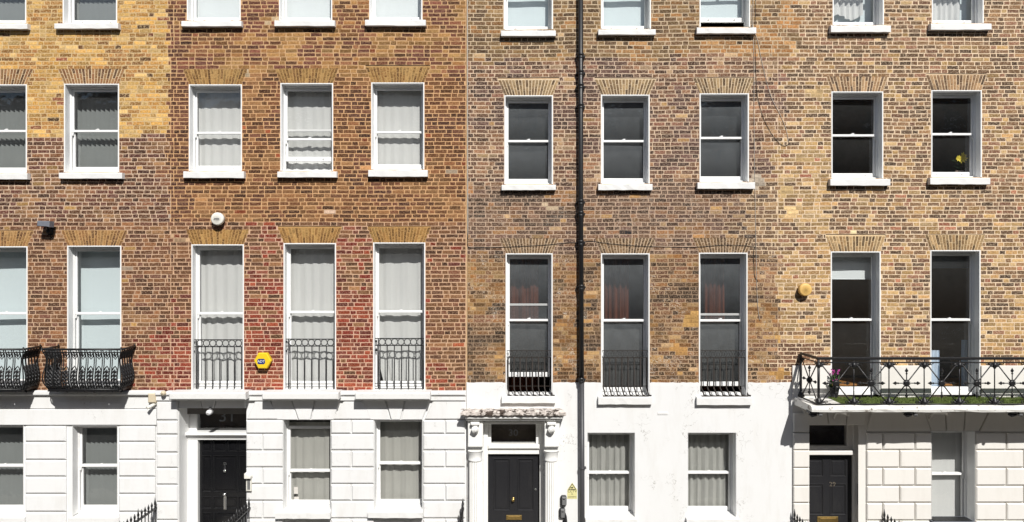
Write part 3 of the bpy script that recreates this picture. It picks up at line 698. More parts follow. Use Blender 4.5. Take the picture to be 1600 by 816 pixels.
for h in 'ABCD':
    x0, x1 = EXT[h]; house = HOUSE[h]
    holes = [(PX(a[0]), PX(a[1]), PZ(a[3]), PZ(a[2])) for k, (a, kw) in W.items() if k[0] == h]
    trap = [ARCHES[k] for k in ARCHES if k[0] == h]
    drs = [(PX(DOOR[h][0]), PX(DOOR[h][1]), PZ(DOOR[h][3]), PZ(DOOR[h][2]))] if h in DOOR else []
    mb = MB()
    extra = [(PX(1238), PX(2010), PZ(600), PZ(573.5))] if h == 'D' else []
    brick_wall(mb, x0 + (1.0 if h == 'C' else 0), x1 - (1.0 if h == 'B' else 0), PZ(599 if h in 'CD' else STZ[h] + 1), TOP, holes + trap + extra, ord(h), {'A': (0, .5), 'B': (.5, 0), 'C': (0, 1), 'D': (1, 0)}.get(h, (0, 0)))
    sheet(mb, PX(x0), PX(x1), PZ(STZ[h] + 4), TOP, .016, holes, 1)
    if h == 'D': sheet(mb, PX(1206), PX(1238), PZ(602), PZ(575), .016, [], 1)
    n0 = len(mb.f)
    for i in range(n0):
        if i not in mb.c: mb.c[i] = (alb((150, 110, 80)) + (0,), alb((216, 184, 146)) + (0,))
    mb.build('wall', [M['brick'], M['mortar']], house)
    # parapet coping, roof, rooms behind the windows
    m2 = MB(); m2.box(PX(x0) + .002, PX(x1) - .002, -.06, .34, TOP, TOP + .09, 0, .015); m2.build('coping', M['stucco'], house)
    m2 = MB(); m2.box(PX(x0) + .002, PX(x1) - .002, .345, 6.0, TOP - .35, TOP - .15); m2.build('roof', M['roofing'], house)
    m2 = MB(); X0, X1 = PX(x0) + .01, PX(x1) - .01
    m2.poly([(X0, 5, -2), (X0, .03, -2), (X0, .03, TOP), (X0, 5, TOP)]); m2.poly([(X1, .03, -2), (X1, 5, -2), (X1, 5, TOP), (X1, .03, TOP)]); m2.poly([(X0, 4.2, -2), (X1, 4.2, -2), (X1, 4.2, TOP), (X0, 4.2, TOP)])
    for py in (890, 640, 312, 72): m2.box(X0, X1, .32, 4.2, PZ(py) - .15, PZ(py) + .12)
    m2.build('room', M['room_dark' if h in 'D' else 'room'], house)
    if h == 'D': m2 = MB(); m2.box(X0 + .02, X1 - .02, 3.3, 3.35, PZ(640) + .13, PZ(312) - .16); m2.build('partition', M['room_beige'], house)
    for k, (a, kw) in W.items():
        if k[0] != h: continue
        r = k[1]
        opt = dict(kw)
        if h == 'C': opt.setdefault('glass', 'glass_dirty_sheen' if r in '23' else 'glass'); opt.setdefault('paintm', 'white_old' if r == '1' else 'white')
        if r == '4': opt.setdefault('lining', False); opt.setdefault('front', {'A': -.03, 'B': -.06, 'C': -.014, 'D': -.06}[h])
        if h in 'CD' and r == '4': opt.setdefault('depth', .02)
        sl = a[5] if len(a) > 5 else None
        window(house, a[0], a[1], a[2], a[3], a[4], sl, **{q: v for q, v in opt.items()})
        if k in ARCHES: arch(house, h + ('2' if r in '12' else r), *ARCHES[k])

# ---------------- stucco ground storeys
def blocks(mb, x0, x1, ys, y_front, y_back, joint=None, gap=1.3, ch=.012, phase=0, mat=0):
    """courses of stucco blocks; joint: list of two tuples of vertical joint px for alternating courses"""
    for i in range(len(ys) - 1):
        cuts = [x0] + list((joint[(i + phase) % 2] if joint else ())) + [x1]
        for a, b in zip(cuts, cuts[1:]):
            mb.box(PX(a) + (.009 if a != x0 else 0), PX(b) - (.009 if b != x1 else 0), y_front, y_back, PZ(ys[i + 1]) + .011, PZ(ys[i]) - .011, mat, ch)
# -- house at the left edge
mb = MB(); h = [(PX(a[0]), PX(a[1]), PZ(a[3] + 6), PZ(a[2])) for k, (a, kw) in W.items() if k[0] == 'A' and k[1] == '4']
sheet(mb, PX(-390), PX(247), PZ(1050), PZ(612), -.008, h)
for a, b in ((-390, -208), (-100, -54), (42, 105), (187.5, 244)): blocks(mb, a, b, [665, 690, 718, 744, 771, 799, 826, 853, 880, 907, 934], -.052, -.008, None, ch=.02)
mb.box(PX(-390), PX(246), -.05, .02, PZ(663.5), PZ(639), 0, .008)
mb.box(PX(-390), PX(246), -.034, .02, PZ(638), PZ(617), 0, .006)
mb.box(PX(-390), PX(246), -.10, .03, PZ(617), PZ(609.5), 0, .02)
mb.build('stucco_front', M['stucco'], HA)
mb = MB()
for a0_, a1_ in ((-48, 42), (110, 188)): mb = MB(); mb.box(PX(a0_), PX(a1_), -.07, .17, PZ(816), PZ(807), 0, .008); mb.build('window_ledge', M['sill'], HA)
# -- house 31
mb = MB(); h = [(PX(a[0]), PX(a[1]), PZ(a[3] + 6), PZ(a[2])) for k, (a, kw) in W.items() if k[0] == 'B' and k[1] == '4'] + [(PX(281), PX(386), PZ(905), PZ(632))]
sheet(mb, PX(247), PX(728.5), PZ(1050), PZ(612), -.03, h)
ys = [655, 677, 702.5, 729, 755, 781, 808.5, 835, 862, 888, 915]
blocks(mb, 518.5, 585, ys, -.075, -.03, [(550,), ()], ch=.02); blocks(mb, 662, 727, ys, -.075, -.03, [(696,), ()], ch=.02)
blocks(mb, 386.5, 443.5, ys, -.075, -.03, [(), (412,)], ch=.02)
blocks(mb, 247, 280, [625, 656, 678, 706, 730, 756, 783, 811, 838, 865, 892], -.075, -.03, None, ch=.02)
for a, b, c_, d_ in ((394, 386.5, 432, 443), (532, 519.5, 577, 585)):      # spandrels between the flat arches
    mb.prism([(PX(b) + .01, PZ(654) + .006), (PX(d_) - .01, PZ(654) + .006), (PX(c_ - 8) - .006, PZ(626)), (PX(a + 6) + .006, PZ(626))], -.075, -.03, 0, .015)
mb.prism([(PX(664), PZ(654) + .006), (PX(727), PZ(654) + .006), (PX(727), PZ(626)), (PX(677), PZ(626))], -.075, -.03, 0, .015)
for (l0, l1, k0, k1, r0, r1, b0, bk0, bk1, b1) in ((424, 457, 457, 494, 494, 534, 434, 468, 487, 523), (566, 603, 603, 634, 634, 674, 579, 612, 627, 661)):
    for A, B_, C_, D_, pr in ((l0, k0, b0, bk0, -.078), (k0, k1, bk0, bk1, -.09), (k1, r1, bk1, b1, -.078)):
        mb.prism([(PX(C_) + .008, PZ(655)), (PX(D_) - .008, PZ(655)), (PX(B_) - .008, PZ(622)), (PX(A) + .008, PZ(622))], pr, .02, 0, .012)
mb.prism([(PX(282), PZ(637)), (PX(318), PZ(637)), (PX(314), PZ(622)), (PX(282), PZ(622))], -.06, .02, 0, .008)
mb.prism([(PX(319), PZ(637)), (PX(336), PZ(637)), (PX(340), PZ(622)), (PX(315), PZ(622))], -.07, .02, 0, .008)
mb.prism([(PX(337), PZ(637)), (PX(385), PZ(637)), (PX(385), PZ(622)), (PX(341), PZ(622))], -.06, .02, 0, .008)
mb.box(PX(247), PX(728), -.10, .03, PZ(625), PZ(617), 0, .01); mb.box(PX(246.5), PX(728.5), -.14, .03, PZ(617), PZ(610), 0, .025)
mb.build('stucco_front', M['stucco'], HB)
for a, b in ((276, 393), (418, 535), (560, 675)):
    m2 = MB(); k = (D - .24) / D
    m2.box(PX(a), PX(b), -.33, .16, PZ(620), PZ(610) + .012, 0, .02); m2.build('window_ledge', M['sill'], HB)
# -- house 30
mb = MB(); h = [(PX(a[0]), PX(a[1]), PZ(a[3] + 3), PZ(a[2])) for k, (a, kw) in W.items() if k[0] == 'C' and k[1] in '34'] + [(PX(755), PX(848), PZ(905), PZ(659))]
# the painted stucco has a ragged top edge against the brick
xs = [729 + (1237 - 729) * i / 90 for i in range(91)]
def skip(x): return any(PX(x) > q[0] - .001 and PX(x) < q[1] + .001 and q[3] > PZ(600) for q in h)
sheet(mb, PX(729), PX(1237.5), PZ(1050), PZ(603), -.014, h)
pv = None
for a, b in zip(xs, xs[1:]):
    if any(q[3] > PZ(600) and PX(b) > q[0] and PX(a) < q[1] for q in h):
        for q in h:
            if q[3] > PZ(600):
                if PX(a) < q[0] < PX(b): mb.poly([(PX(a), -.014, PZ(603)), (q[0], -.014, PZ(603)), (q[0], -.012, PZ(598)), (PX(a), -.012, PZ(598))])
                if PX(a) < q[1] < PX(b): mb.poly([(q[1], -.014, PZ(603)), (PX(b), -.014, PZ(603)), (PX(b), -.012, PZ(598)), (q[1], -.012, PZ(598))])
        pv = None; continue
    ta = pv if pv is not None else PZ(598 + random.uniform(-.7, .5)); tb = PZ(598 + random.uniform(-.7, .5)); pv = tb
    mb.poly([(PX(a), -.014, PZ(603)), (PX(b), -.014, PZ(603)), (PX(b), -.012, tb), (PX(a), -.012, ta)])
    mb.poly([(PX(a), -.012, ta), (PX(b), -.012, tb), (PX(b), .012, tb + .004), (PX(a), .012, ta + .004)])
mb.build('stucco_front', M['stucco_old'], HC)
# -- house 29
mb = MB(); h = [(PX(a[0]), PX(a[1]), PZ(a[3] + 3), PZ(a[2])) for k, (a, kw) in W.items() if k[0] == 'D' and k[1] in '34'] + [(PX(1263), PX(1340), PZ(905), PZ(664))]
sheet(mb, PX(1237.5), PX(1990), PZ(1050), PZ(572), -.03, h)
for q0, q1 in ((1237.5, 1298), (1376, 1453.5), (1532, 1609), (1687, 1990)): mb.poly([(PX(q0), -.03, PZ(572)), (PX(q1), -.03, PZ(572)), (PX(q1), .01, PZ(571)), (PX(q0), .01, PZ(571))])
mb.poly([(PX(1237.5), .01, PZ(1050)), (PX(1237.5), -.03, PZ(1050)), (PX(1237.5), -.03, PZ(571)), (PX(1237.5), .01, PZ(571))])
ys = [644, 675, 702, 729.5, 757.5, 784, 811.5, 838, 866, 893, 920]
blocks(mb, 1238, 1262.5, ys, -.075, -.03, None, ch=.012)
blocks(mb, 1352, 1452.5, ys[1:], -.075, -.03, [(1377, 1427), (1403,)], ch=.018)
blocks(mb, 1522, 1990, ys[1:], -.075, -.03, [(1569, 1620, 1668, 1716, 1764, 1812, 1860, 1908, 1956), (1596, 1644, 1692, 1740, 1788, 1836, 1884, 1932)], ch=.018)
for A, B_, C_, D_ in ((1248, 1289, 1262, 1293), (1289, 1322, 1293, 1320), (1322, 1358, 1320, 1348)):
    mb.prism([(PX(C_) + .008, PZ(663)), (PX(D_) - .008, PZ(663)), (PX(B_) - .008, PZ(634)), (PX(A) + .008, PZ(634))], -.07, .0, 0, .012)
mb.prism([(PX(1352), PZ(673)), (PX(1452), PZ(673)), (PX(1440), PZ(634)), (PX(1361), PZ(634))], -.07, -.02, 0, .012)
for A, B_, C_, D_ in ((1438, 1473, 1452, 1476), (1473, 1506, 1476, 1503), (1506, 1545, 1503, 1527)):
    mb.prism([(PX(C_) + .008, PZ(672)), (PX(D_) - .008, PZ(672)), (PX(B_) - .008, PZ(634)), (PX(A) + .008, PZ(634))], -.07, .0, 0, .012)
mb.prism([(PX(1528), PZ(673)), (PX(1990), PZ(673)), (PX(1990), PZ(634)), (PX(1547), PZ(634))], -.07, -.02, 0, .012)
mb.build('stucco_front', M['stucco_cream'], HD)

# ---------------- doors
def door_leaf(house, x0, x1, yt, y, mat, panels, name='door'):
    """leaf with recessed panels: stiles and rails stand proud of the panel sheet; panels = px rects"""
    mb = MB(); X0, X1, ZT, ZB = PX(x0), PX(x1), PZ(yt), PZ(888)
    mb.box(X0, X1, y + .014, y + .05, ZB, ZT)
    h = [(PX(a), PX(b), PZ(d), PZ(c)) for a, b, c, d in panels]
    sheet(mb, X0, X1, ZB, ZT, y, h)
    for a, b, c, d in h:
        for (p, q) in (((a, c), (b, c)), ((b, c), (b, d)), ((b, d), (a, d)), ((a, d), (a, c))):
            ix = lambda t: (t[0] + (.012 if t[0] == a else -.012), t[1] + (.012 if t[1] == c else -.012))
            P_, Q_ = ix(p), ix(q)
            mb.poly([(p[0], y, p[1]), (q[0], y, q[1]), (Q_[0], y + .0135, Q_[1]), (P_[0], y + .0135, P_[1])])
        # raised field
        if b - a > .12 and d - c > .12: mb.box(a + .035, b - .035, y + .004, y + .0138, c + .035, d - .035, 0, .008)
        for z0, z1 in ((c - .012, c + .004), (d - .004, d + .012)): mb.box(a - .012, b + .012, y - .008, y + .001, z0, z1, 0, .006)
        for q0, q1 in ((a - .012, a + .004), (b - .004, b + .012)): mb.box(q0, q1, y - .007, y + .001, c + .004, d - .004, 0, .006)
    return mb.build(name, mat, house)
def opening_lining(mb, x0, x1, yt, yb, y0, y1, mat=0):
    X0, X1, ZT, ZB = PX(x0), PX(x1), PZ(yt), PZ(yb)
    mb.poly([(X0, y0, ZB), (X0, y0, ZT), (X0, y1, ZT), (X0, y1, ZB)], mat); mb.poly([(X1, y1, ZB), (X1, y1, ZT), (X1, y0, ZT), (X1, y0, ZB)], mat); mb.poly([(X0, y0, ZT), (X1, y0, ZT), (X1, y1, ZT), (X0, y1, ZT)], mat)
# door 31
mb = MB(); y = .42
opening_lining(mb, 281, 386, 632, 905, -.03, .5)
mb.box(PX(281), PX(297.5), y - .10, y + .1, PZ(905), PZ(694), 0, .01); mb.box(PX(381.5), PX(386), y - .10, y + .1, PZ(905), PZ(694), 0, .008)
mb.box(PX(281), PX(386), y - .14, y + .1, PZ(690), PZ(686), 0, .01); mb.box(PX(281), PX(386), y - .20, y + .1, PZ(686), PZ(681), 0, .02); mb.box(PX(281), PX(386), y - .11, y + .1, PZ(694), PZ(690), 0, .01)
mb.box(PX(281), PX(293), y - .02, y + .1, PZ(681), PZ(632), 0, .01)
dfr = mb.build('door_frame', M['white'], HB)
pn = []
for a, b, c, d in ((301.5, 315.5, 697, 714), (320, 338.5, 697, 714), (343, 357, 697, 714), (361, 377, 697, 714), (301.5, 315.5, 722, 779), (320, 357, 722, 779), (361, 377, 722, 779), (301.5, 315.5, 788, 806), (320, 357, 788, 806), (361, 377, 788, 806), (301.5, 315.5, 814, 876), (320, 357, 814, 876), (361, 377, 814, 876)): pn.append((a, b, c, d))
dB = door_leaf(HB, 297.5, 381.5, 694, y, M['black_gloss'], pn)
mb = MB(); xk = PX(338.5)
mb.box(xk - .028, xk + .028, y - .03, y - .006, PZ(736), PZ(732), 0, .006); mb.box(xk - .012, xk + .012, y - .035, y - .004, PZ(744), PZ(735), 0, .005); mb.lathe((xk, y - .04, PZ(745.5)), [(.0, 0), (.026, .004), (.03, .016), (.02, .036)], 14)
mb.build('knocker', M['chrome'], dB)
mb = MB(); mb.lathe((xk, y - .055, PZ(783.5)), [(.0, 0), (.03, .006), (.036, .022), (.018, .05)], 14); mb.build('knob', M['chrome'], dB)
mb = MB(); mb.box(xk - .03, xk + .03, y - .022, y - .006, PZ(808), PZ(786.5), 0, .008); mb.box(xk - .016, xk + .016, y - .03, y - .02, PZ(805), PZ(790), 0, .006); mb.build('letter_plate', M['chrome'], dB)
mb = MB(); mb.lathe((PX(378), y - .016, PZ(748)), [(.0, 0), (.018, .003), (.02, .014)], 12); mb.build('lock', M['chrome'], dB)
mb = MB(); mb.poly([(PX(292.8), y + .03, PZ(681)), (PX(386), y + .03, PZ(681)), (PX(386), y + .03, PZ(632)), (PX(292.8), y + .03, PZ(632))])
fl = mb.build('fanlight', M['glass_dark'], HB)
mb = MB(); text_mb(mb, '31', PX(341), y + .024, PZ(659), .30, 0, 1.15, .0015); mb.build('door_number', M['dig_faint'], fl)
mb = MB(); mb.box(PX(281), PX(386), y + .22, y + .3, PZ(905), PZ(632)); mb.build('hall', M['room_dark'], HB)
# door 30 with the porch
mb = MB(); y = .20
opening_lining(mb, 755, 848, 659, 905, -.014, .4)
mb.box(PX(755), PX(762), y - .09, y + .1, PZ(905), PZ(660), 0, .01); mb.box(PX(843.5), PX(848), y - .09, y + .1, PZ(905), PZ(660), 0, .01)
mb.box(PX(762), PX(843.5), y - .07, y + .1, PZ(713), PZ(704), 0, .01); mb.box(PX(762), PX(843.5), y - .12, y + .1, PZ(704), PZ(697), 0, .02)
mb.box(PX(762), PX(767), y - .03, y + .1, PZ(697), PZ(660), 0, .006); mb.box(PX(838), PX(843.5), y - .03, y + .1, PZ(697), PZ(660), 0, .006); mb.box(PX(767), PX(838), y - .031, y + .1, PZ(665), PZ(659), 0, .006)
mb.build('door_frame', M['white_old'], HC)
dC = door_leaf(HC, 762, 843.5, 713, y, M['black_satin'], [(771, 796, 722, 803), (809, 833.5, 722, 803), (771, 796, 822, 874), (809, 833.5, 822, 874)])
mb = MB(); mb.lathe((PX(802), y - .075, PZ(785.5)), [(.0, 0), (.026, .006), (.032, .022), (.02, .04), (.012, .05), (.03, .07)], 16); mb.build('knob', M['brass'], dC)
mb = MB(); mb.box(PX(791), PX(815.5), y - .018, y - .001, PZ(818), PZ(810.5), 0, .006); mb.box(PX(794), PX(812.5), y - .024, y - .016, PZ(816.5), PZ(812), 0, .004); mb.build('letter_plate', M['brass'], dC)
mb = MB(); mb.lathe((PX(837.5), y - .014, PZ(770)), [(.0, 0), (.018, .003), (.02, .013)], 12); mb.build('lock', M['chrome'], dC)
mb = MB(); mb.poly([(PX(767), y + .03, PZ(697)), (PX(838), y + .03, PZ(697)), (PX(838), y + .03, PZ(665)), (PX(767), y + .03, PZ(665))]); fl = mb.build('fanlight', M['glass_dark'], HC)
mb = MB(); text_mb(mb, '30', PX(802), y + .024, PZ(681), .17, 0, 1.1, .0015); mb.build('door_number', M['dig_dark'], fl)
mb = MB(); mb.box(PX(755), PX(848), y + .22, y + .3, PZ(905), PZ(659)); mb.build('hall', M['room_dark'], HC)
# porch: columns, consoles, entablature, flaking lead top
porch = MB(); PP = .30
porch.box(PX(727, PP), PX(879, PP), -PP, -.012, PZ(655, PP), PZ(650, PP), 0, .012); porch.box(PX(728.5, PP), PX(876, PP), -PP + .05, -.012, PZ(659, PP), PZ(655, PP), 0, .01)
porch.box(PX(731, .2), PX(754.5, .2), -.18, -.012, PZ(699, .2), PZ(659, .2), 0, .008); porch.box(PX(851, .2), PX(874.5, .2), -.18, -.012, PZ(699, .2), PZ(659, .2), 0, .008)
porch.box(PX(754.5, .1), PX(851, .1), -.10, -.012, PZ(663, .1), PZ(659, .1), 0, .008)
porch_o = porch.build('porch', M['white_old'], HC)
for xc in (742.5, 861.5):
    m2 = MB(); m2.lathe((PX(xc, .16), -.12, PZ(905)), [(.125, 0), (.118, .2), (.116, PZ(716) - PZ(905))], 80, 'z', 0, 20, .022); m2.build('column', M['white_old'], porch_o)
    m2 = MB(); zc = PZ(716); m2.lathe((PX(xc, .16), -.12, zc), [(.122, 0), (.128, .01), (.122, .02), (.12, .06), (.124, .13), (.138, .15), (.138, .175)], 28, 'z')
    m2.build('capital', M['white_old'], porch_o); m2 = MB()      # leaf console under the entablature
    zt = PZ(660, .25); m2.box(PX(xc, .2) - .08, PX(xc, .2) + .08, -.28, -.18, zt - .05, zt, 0, .01)
    m2.lathe((PX(xc, .2), -.225, zt - .21), [(.012, 0), (.04, .012), (.062, .04), (.07, .075), (.06, .10), (.045, .13), (.05, .16)], 16, 'z')
    for s_ in (-1, 1): m2.ring((PX(xc, .2) + s_ * .042, -.235, zt - .035), .028, .012, 10, 'x', 5)
    for q in range(5): m2.tube([(PX(xc, .2) + (q - 2) * .022, -.28, zt - .08), (PX(xc, .2) + (q - 2) * .028, -.292, zt - .13), (PX(xc, .2) + (q - 2) * .008, -.27, zt - .20)], [.008, .014, .006], 5)
    m2.build('console', M['white_old'], porch_o)
m2 = MB(); n = 46; xa, xb = PX(719.5, .36), PX(884.5, .36); rows = [(-.36, 649), (-.37, 644.5), (-.30, 641.5), (-.012, 638.5)]
grid = []
for i in range(n + 1):
    u = i / n; x = xa + (xb - xa) * u; col_ = []
    for j, (yy, py) in enumerate(rows):
        xx = x if j < 2 else xa + .06 + (xb - xa - .12) * u
        col_.append(len(m2.v)); m2.v.append((xx, yy + (jit(.014) if j < 3 else 0), PZ(py, -yy) + jit(.011 if j < 3 else .004)))
    col_.append(len(m2.v)); m2.v.append((x, -.012, PZ(650, .3))); col_.append(len(m2.v)); m2.v.append((x, -.33, PZ(650, .33) + jit(.006)))
    grid.append(col_)
for i in range(n):
    for j in range(5): m2.f.append((grid[i][j], grid[i + 1][j], grid[i + 1][(j + 1) % 6], grid[i][(j + 1) % 6])); m2.m.append(0)
    m2.f.append((grid[i][5], grid[i + 1][5], grid[i + 1][0], grid[i][0])); m2.m.append(0)
m2.f += [tuple(grid[0]), tuple(reversed(grid[-1]))]; m2.m += [0, 0]
for _ in range(46):      # curled paint flakes
    x = random.uniform(xa + .03, xb - .03); yy = -random.uniform(.30, .375); z = PZ(random.uniform(640, 648), -yy) + .006; a = random.uniform(.015, .05); r_ = random.uniform(-.4, .4)
    m2.prism([(x - a, z - .006), (x + a, z - .006 + r_ * a), (x + a * .7, z + .012 + r_ * a), (x - a * .8, z + .012)], yy - .012, yy + .012)
m2.build('porch_roof', M['flake'], porch_o)
# door 29
mb = MB(); y = .24
opening_lining(mb, 1263, 1352, 664, 905, -.03, .4)
mb.poly([(PX(1340), -.031, PZ(905)), (PX(1352), -.031, PZ(905)), (PX(1352), -.031, PZ(664)), (PX(1340), -.031, PZ(664))]) if False else None
mb.box(PX(1258), PX(1263), y - .05, y + .1, PZ(905), PZ(664), 0, .006); mb.box(PX(1340), PX(1352), y - .08, y + .1, PZ(905), PZ(664), 0, .01)
mb.box(PX(1259), PX(1341), y - .13, y + .1, PZ(714), PZ(707), 0, .012); mb.box(PX(1259), PX(1341), y - .02, y + .1, PZ(707), PZ(702), 0, .006)
mb.box(PX(1259), PX(1267), y - .03, y + .1, PZ(702), PZ(664), 0, .006); mb.box(PX(1331.5), PX(1341), y - .03, y + .1, PZ(702), PZ(664), 0, .006); mb.box(PX(1267), PX(1331.5), y - .03, y + .1, PZ(667.5), PZ(664), 0, .004)
mb.build('door_frame', M['stucco_cream'], HD)
dD = door_leaf(HD, 1261, 1340, 714, y, M['black_satin'], [(1269.5, 1294, 723, 750), (1306, 1330, 723, 750), (1269.5, 1294, 763, 811), (1306, 1330, 763, 811), (1269.5, 1294, 826, 876), (1306, 1330, 826, 876)])
mb = MB(); text_mb(mb, '29', PX(1300.5, -y), y - .003, PZ(757, -y), .115, 0, 1.1, .003); mb.build('door_number', M['dig_gold'], dD)
mb = MB(); mb.box(PX(1285), PX(1318), y - .018, y - .001, PZ(823), PZ(814), 0, .006); mb.box(PX(1289), PX(1314), y - .024, y - .016, PZ(821), PZ(816), 0, .004); mb.build('letter_plate', M['brass'], dD)
mb = MB(); mb.poly([(PX(1267), y + .03, PZ(702)), (PX(1331.5), y + .03, PZ(702)), (PX(1331.5), y + .03, PZ(667.5)), (PX(1267), y + .03, PZ(667.5))]); mb.build('fanlight', M['glass_dark'], HD)
mb = MB(); mb.box(PX(1258), PX(1352), y + .22, y + .3, PZ(905), PZ(664)); mb.build('hall', M['room_dark'], HD)
# door steps bridging the basement area
for hh, a, b in ((HB, 262, 392), (HC, 728, 876), (HD, 1240, 1352)):
    mb = MB(); mb.box(PX(a), PX(b), -1.2, .5, -.3, PZ(890), 0, .02); mb.box(PX(a), PX(b), -2.1, -1.2, -.3, PZ(890) - .13 if PZ(890) > .3 else .02, 0, .02); mb.build('door_step', M['stone'], hh)

# ---------------- iron: window guards
def guard(house, x0, x1, y0, y1, kind):
    mb = MB(); y = .085; X0, X1, ZT, ZB = PX(x0, -y), PX(x1, -y), PZ(y0, -y), PZ(y1, -y); r = .0105
    if kind == 'ring':
        band = 11 / S
        for z in (ZT, ZT - band): mb.box(X0, X1, y - .007, y + .007, z - .008, z + .008)
        mb.box(X0, X1, y - .007, y + .007, ZB + .10, ZB + .112); mb.box(X0, X1, y - .007, y + .007, ZB, ZB + .014)
        n = 7; q0 = X0 + .08
        for i in range(n): mb.ring((q0 + (X1 - .03 - q0) * (i + .5) / n, y, ZT - band / 2), band / 2 - .006, .008, 16, 'y', 4)
        for i in range(7):
            x = X0 + .10 + (X1 - X0 - .13) * i / 6; mb.tube([(x, y, ZB), (x, y, ZT - band)], r, 6); mb.tube([(x, y, ZB + .02), (x, y - .09, ZB + .004)], .006, 4)
        for z in (ZT - .05, ZT - .22): mb.box(X0 - .02, X0 + .045, y - .012, y + .012, z - .02, z + .02, 0, .004)
        mb.tube([(X0 + .07, y, ZB), (X0 + .07, y, ZT)], r, 6); mb.tube([(X1 - .01, y, ZB), (X1 - .01, y, ZT)], r, 6)
    else:
        band = 11 / S
        for z in (ZT, ZT - band): mb.box(X0 - .02, X1 + .02, y - .007, y + .007, z - .006, z + .006)
        n = 9
        for i in range(n):
            a = X0 + (X1 - X0) * i / n; b = X0 + (X1 - X0) * (i + 1) / n
            mb.tube([(a, y, ZT), ((a + b) / 2, y, ZT - band * .9), (b, y, ZT)], .0045, 4); mb.tube([(a, y, ZT - band), ((a + b) / 2, y, ZT - band * .1), (b, y, ZT - band)], .0045, 4)
        for i in range(8):
            x = X0 + .02 + (X1 - X0 - .04) * i / 7
            mb.tube([(x, y, ZT - band), (x, y, ZB + .14), (x + .012, y - .06, ZB + .09), (x + .02, y - .11, ZB + .03), (x + .07, y - .12, ZB + .015)], .0135, 6)
        mb.box(X0, X1, y - .127, y - .113, ZB + .004, ZB + .018); mb.box(X0, X1, y - .006, y + .006, ZB + .17, ZB + .18)
    return mb.build('window_guard', M['iron' if kind == 'ring' else 'iron_rust'], house)
guard(HB, 301, 380, 531, 609, 'ring'); guard(HB, 445, 524, 530, 609, 'ring'); guard(HB, 585.5, 663.5, 529, 608, 'ring')
guard(HC, 792, 862, 548, 618, 'kink'); guard(HC, 941, 1012, 548, 618, 'kink'); guard(HC, 1094, 1166, 548, 618, 'kink')

# ---------------- bow-fronted balconies on the left house
def bow_balcony(x0, x1):
    X0, X1 = PX(x0), PX(x1); P = .46; ZT = PZ(546, .5); ZB = PZ(609, .45); H = ZT - ZB
    def off(v): return .055 * math.exp(-((v - 1.0) / .14) ** 2) + .05 * math.exp(-((v - .30) / .25) ** 2) - .035 * math.exp(-((v - 0) / .10) ** 2)
    mb = MB()
    mb.box(X0 + .01, X1 - .01, -P + .13, -.01, ZB - .035, ZB - .012); 
    n = 26
    mb.box(X0 + .01, X1 - .01, -P + .005, -P + .06, ZB - .035, ZB - .012)
    for i in range(n + 1):
        x = X0 + .01 + (X1 - X0 - .07) * i / n
        mb.box(x, x + (.028 if i % 2 else .018), -P + .06, -P + .13, ZB - .035, ZB - .012)
    for q in (.12, .5, .88):
        x = X0 + (X1 - X0) * q; mb.tube([(x, -P + .05, ZB - .036), (x, -.2, ZB - .05), (x, -.02, ZB - .14)], .016, 6)
    bal = mb.build('balcony', M['iron'], HA)
    # three railing panels, front and two returns
    def panel(o, u, nrm, L, reps, name):
        m = MB(); u = Vector(u); nrm = Vector(nrm); o = Vector(o)
        def P3(s, v): return o + u * s + nrm * off(v) + Vector((0, 0, ZB + H * v))
        e = .0
        for v, r in ((0, .016), (.04, .010), (.925, .011), (1.0, .019)):
            m.tube([P3(e - off(v) * 1, v), P3(L * .5, v), P3(L + off(v) * 1, v)], r, 6, flat=1.0)
        for i in range(reps):
            c = L * (i + .5) / reps; wd = L / reps
            for s in (-1, 1): m.tube([P3(c + s * wd * .385, v / 12) for v in range(13)], .009, 5)
            hw = wd * .36
            for k in range(5):      # ornament: stacked palmettes in the lower part, a small one at the top
                v0 = .04 + k * .088
                m.tube([P3(c - hw, v0), P3(c - hw * .5, v0 + .06), P3(c, v0 + .09), P3(c + hw * .5, v0 + .06), P3(c + hw, v0)], .0125, 4)
                m.tube([P3(c - hw, v0 + .075), P3(c - hw * .3, v0 + .03), P3(c, v0), P3(c + hw * .3, v0 + .03), P3(c + hw, v0 + .075)], .010, 4)
                m.tube([P3(c, v0 - .01), P3(c, v0 + .06), P3(c, v0 + .12)], [.006, .019, .005], 4)
            m.tube([P3(c - hw * .8, .48), P3(c - hw * .6, .53), P3(c, .58), P3(c + hw * .6, .53), P3(c + hw * .8, .48)], .012, 4)
            for q in (.77, .84): m.tube([P3(c - hw, .93), P3(c - hw * .8, q + .05), P3(c, q - .02), P3(c + hw * .8, q + .05), P3(c + hw, .93)], .010, 4)
            m.tube([P3(c, .80), P3(c, .95)], .014, 4)
        return m.build(name, M['iron'], bal)
    panel((X0, -P, 0), (1, 0, 0), (0, -1, 0), X1 - X0, 9, 'railing'); panel((X0, -P, 0), (0, 1, 0), (-1, 0, 0), P - .04, 5, 'railing'); panel((X1, -P, 0), (0, 1, 0), (1, 0, 0), P - .04, 5, 'railing')
    for x, s in ((X0, -1), (X1, 1)):
        m = MB(); m.lathe((x + s * .055, -P - .055, ZT - .02), [(.02, 0), (.024, .02), (.012, .035), (.016, .05), (.002, .065)], 8, 'z')
        m.tube([(x + s * off(v / 12), -P - off(v / 12), ZB + H * v / 12) for v in range(13)], .012, 6)
        m.build('corner_post', M['iron'], bal); m = MB(); m.tube([(x + s * .05, -.03, ZT), (x + s * .05, -.03, ZT + .05)], [.02, .006], 6); m.build('finial', M['iron'], bal)
bow_balcony(97, 207); bow_balcony(-50, 60)

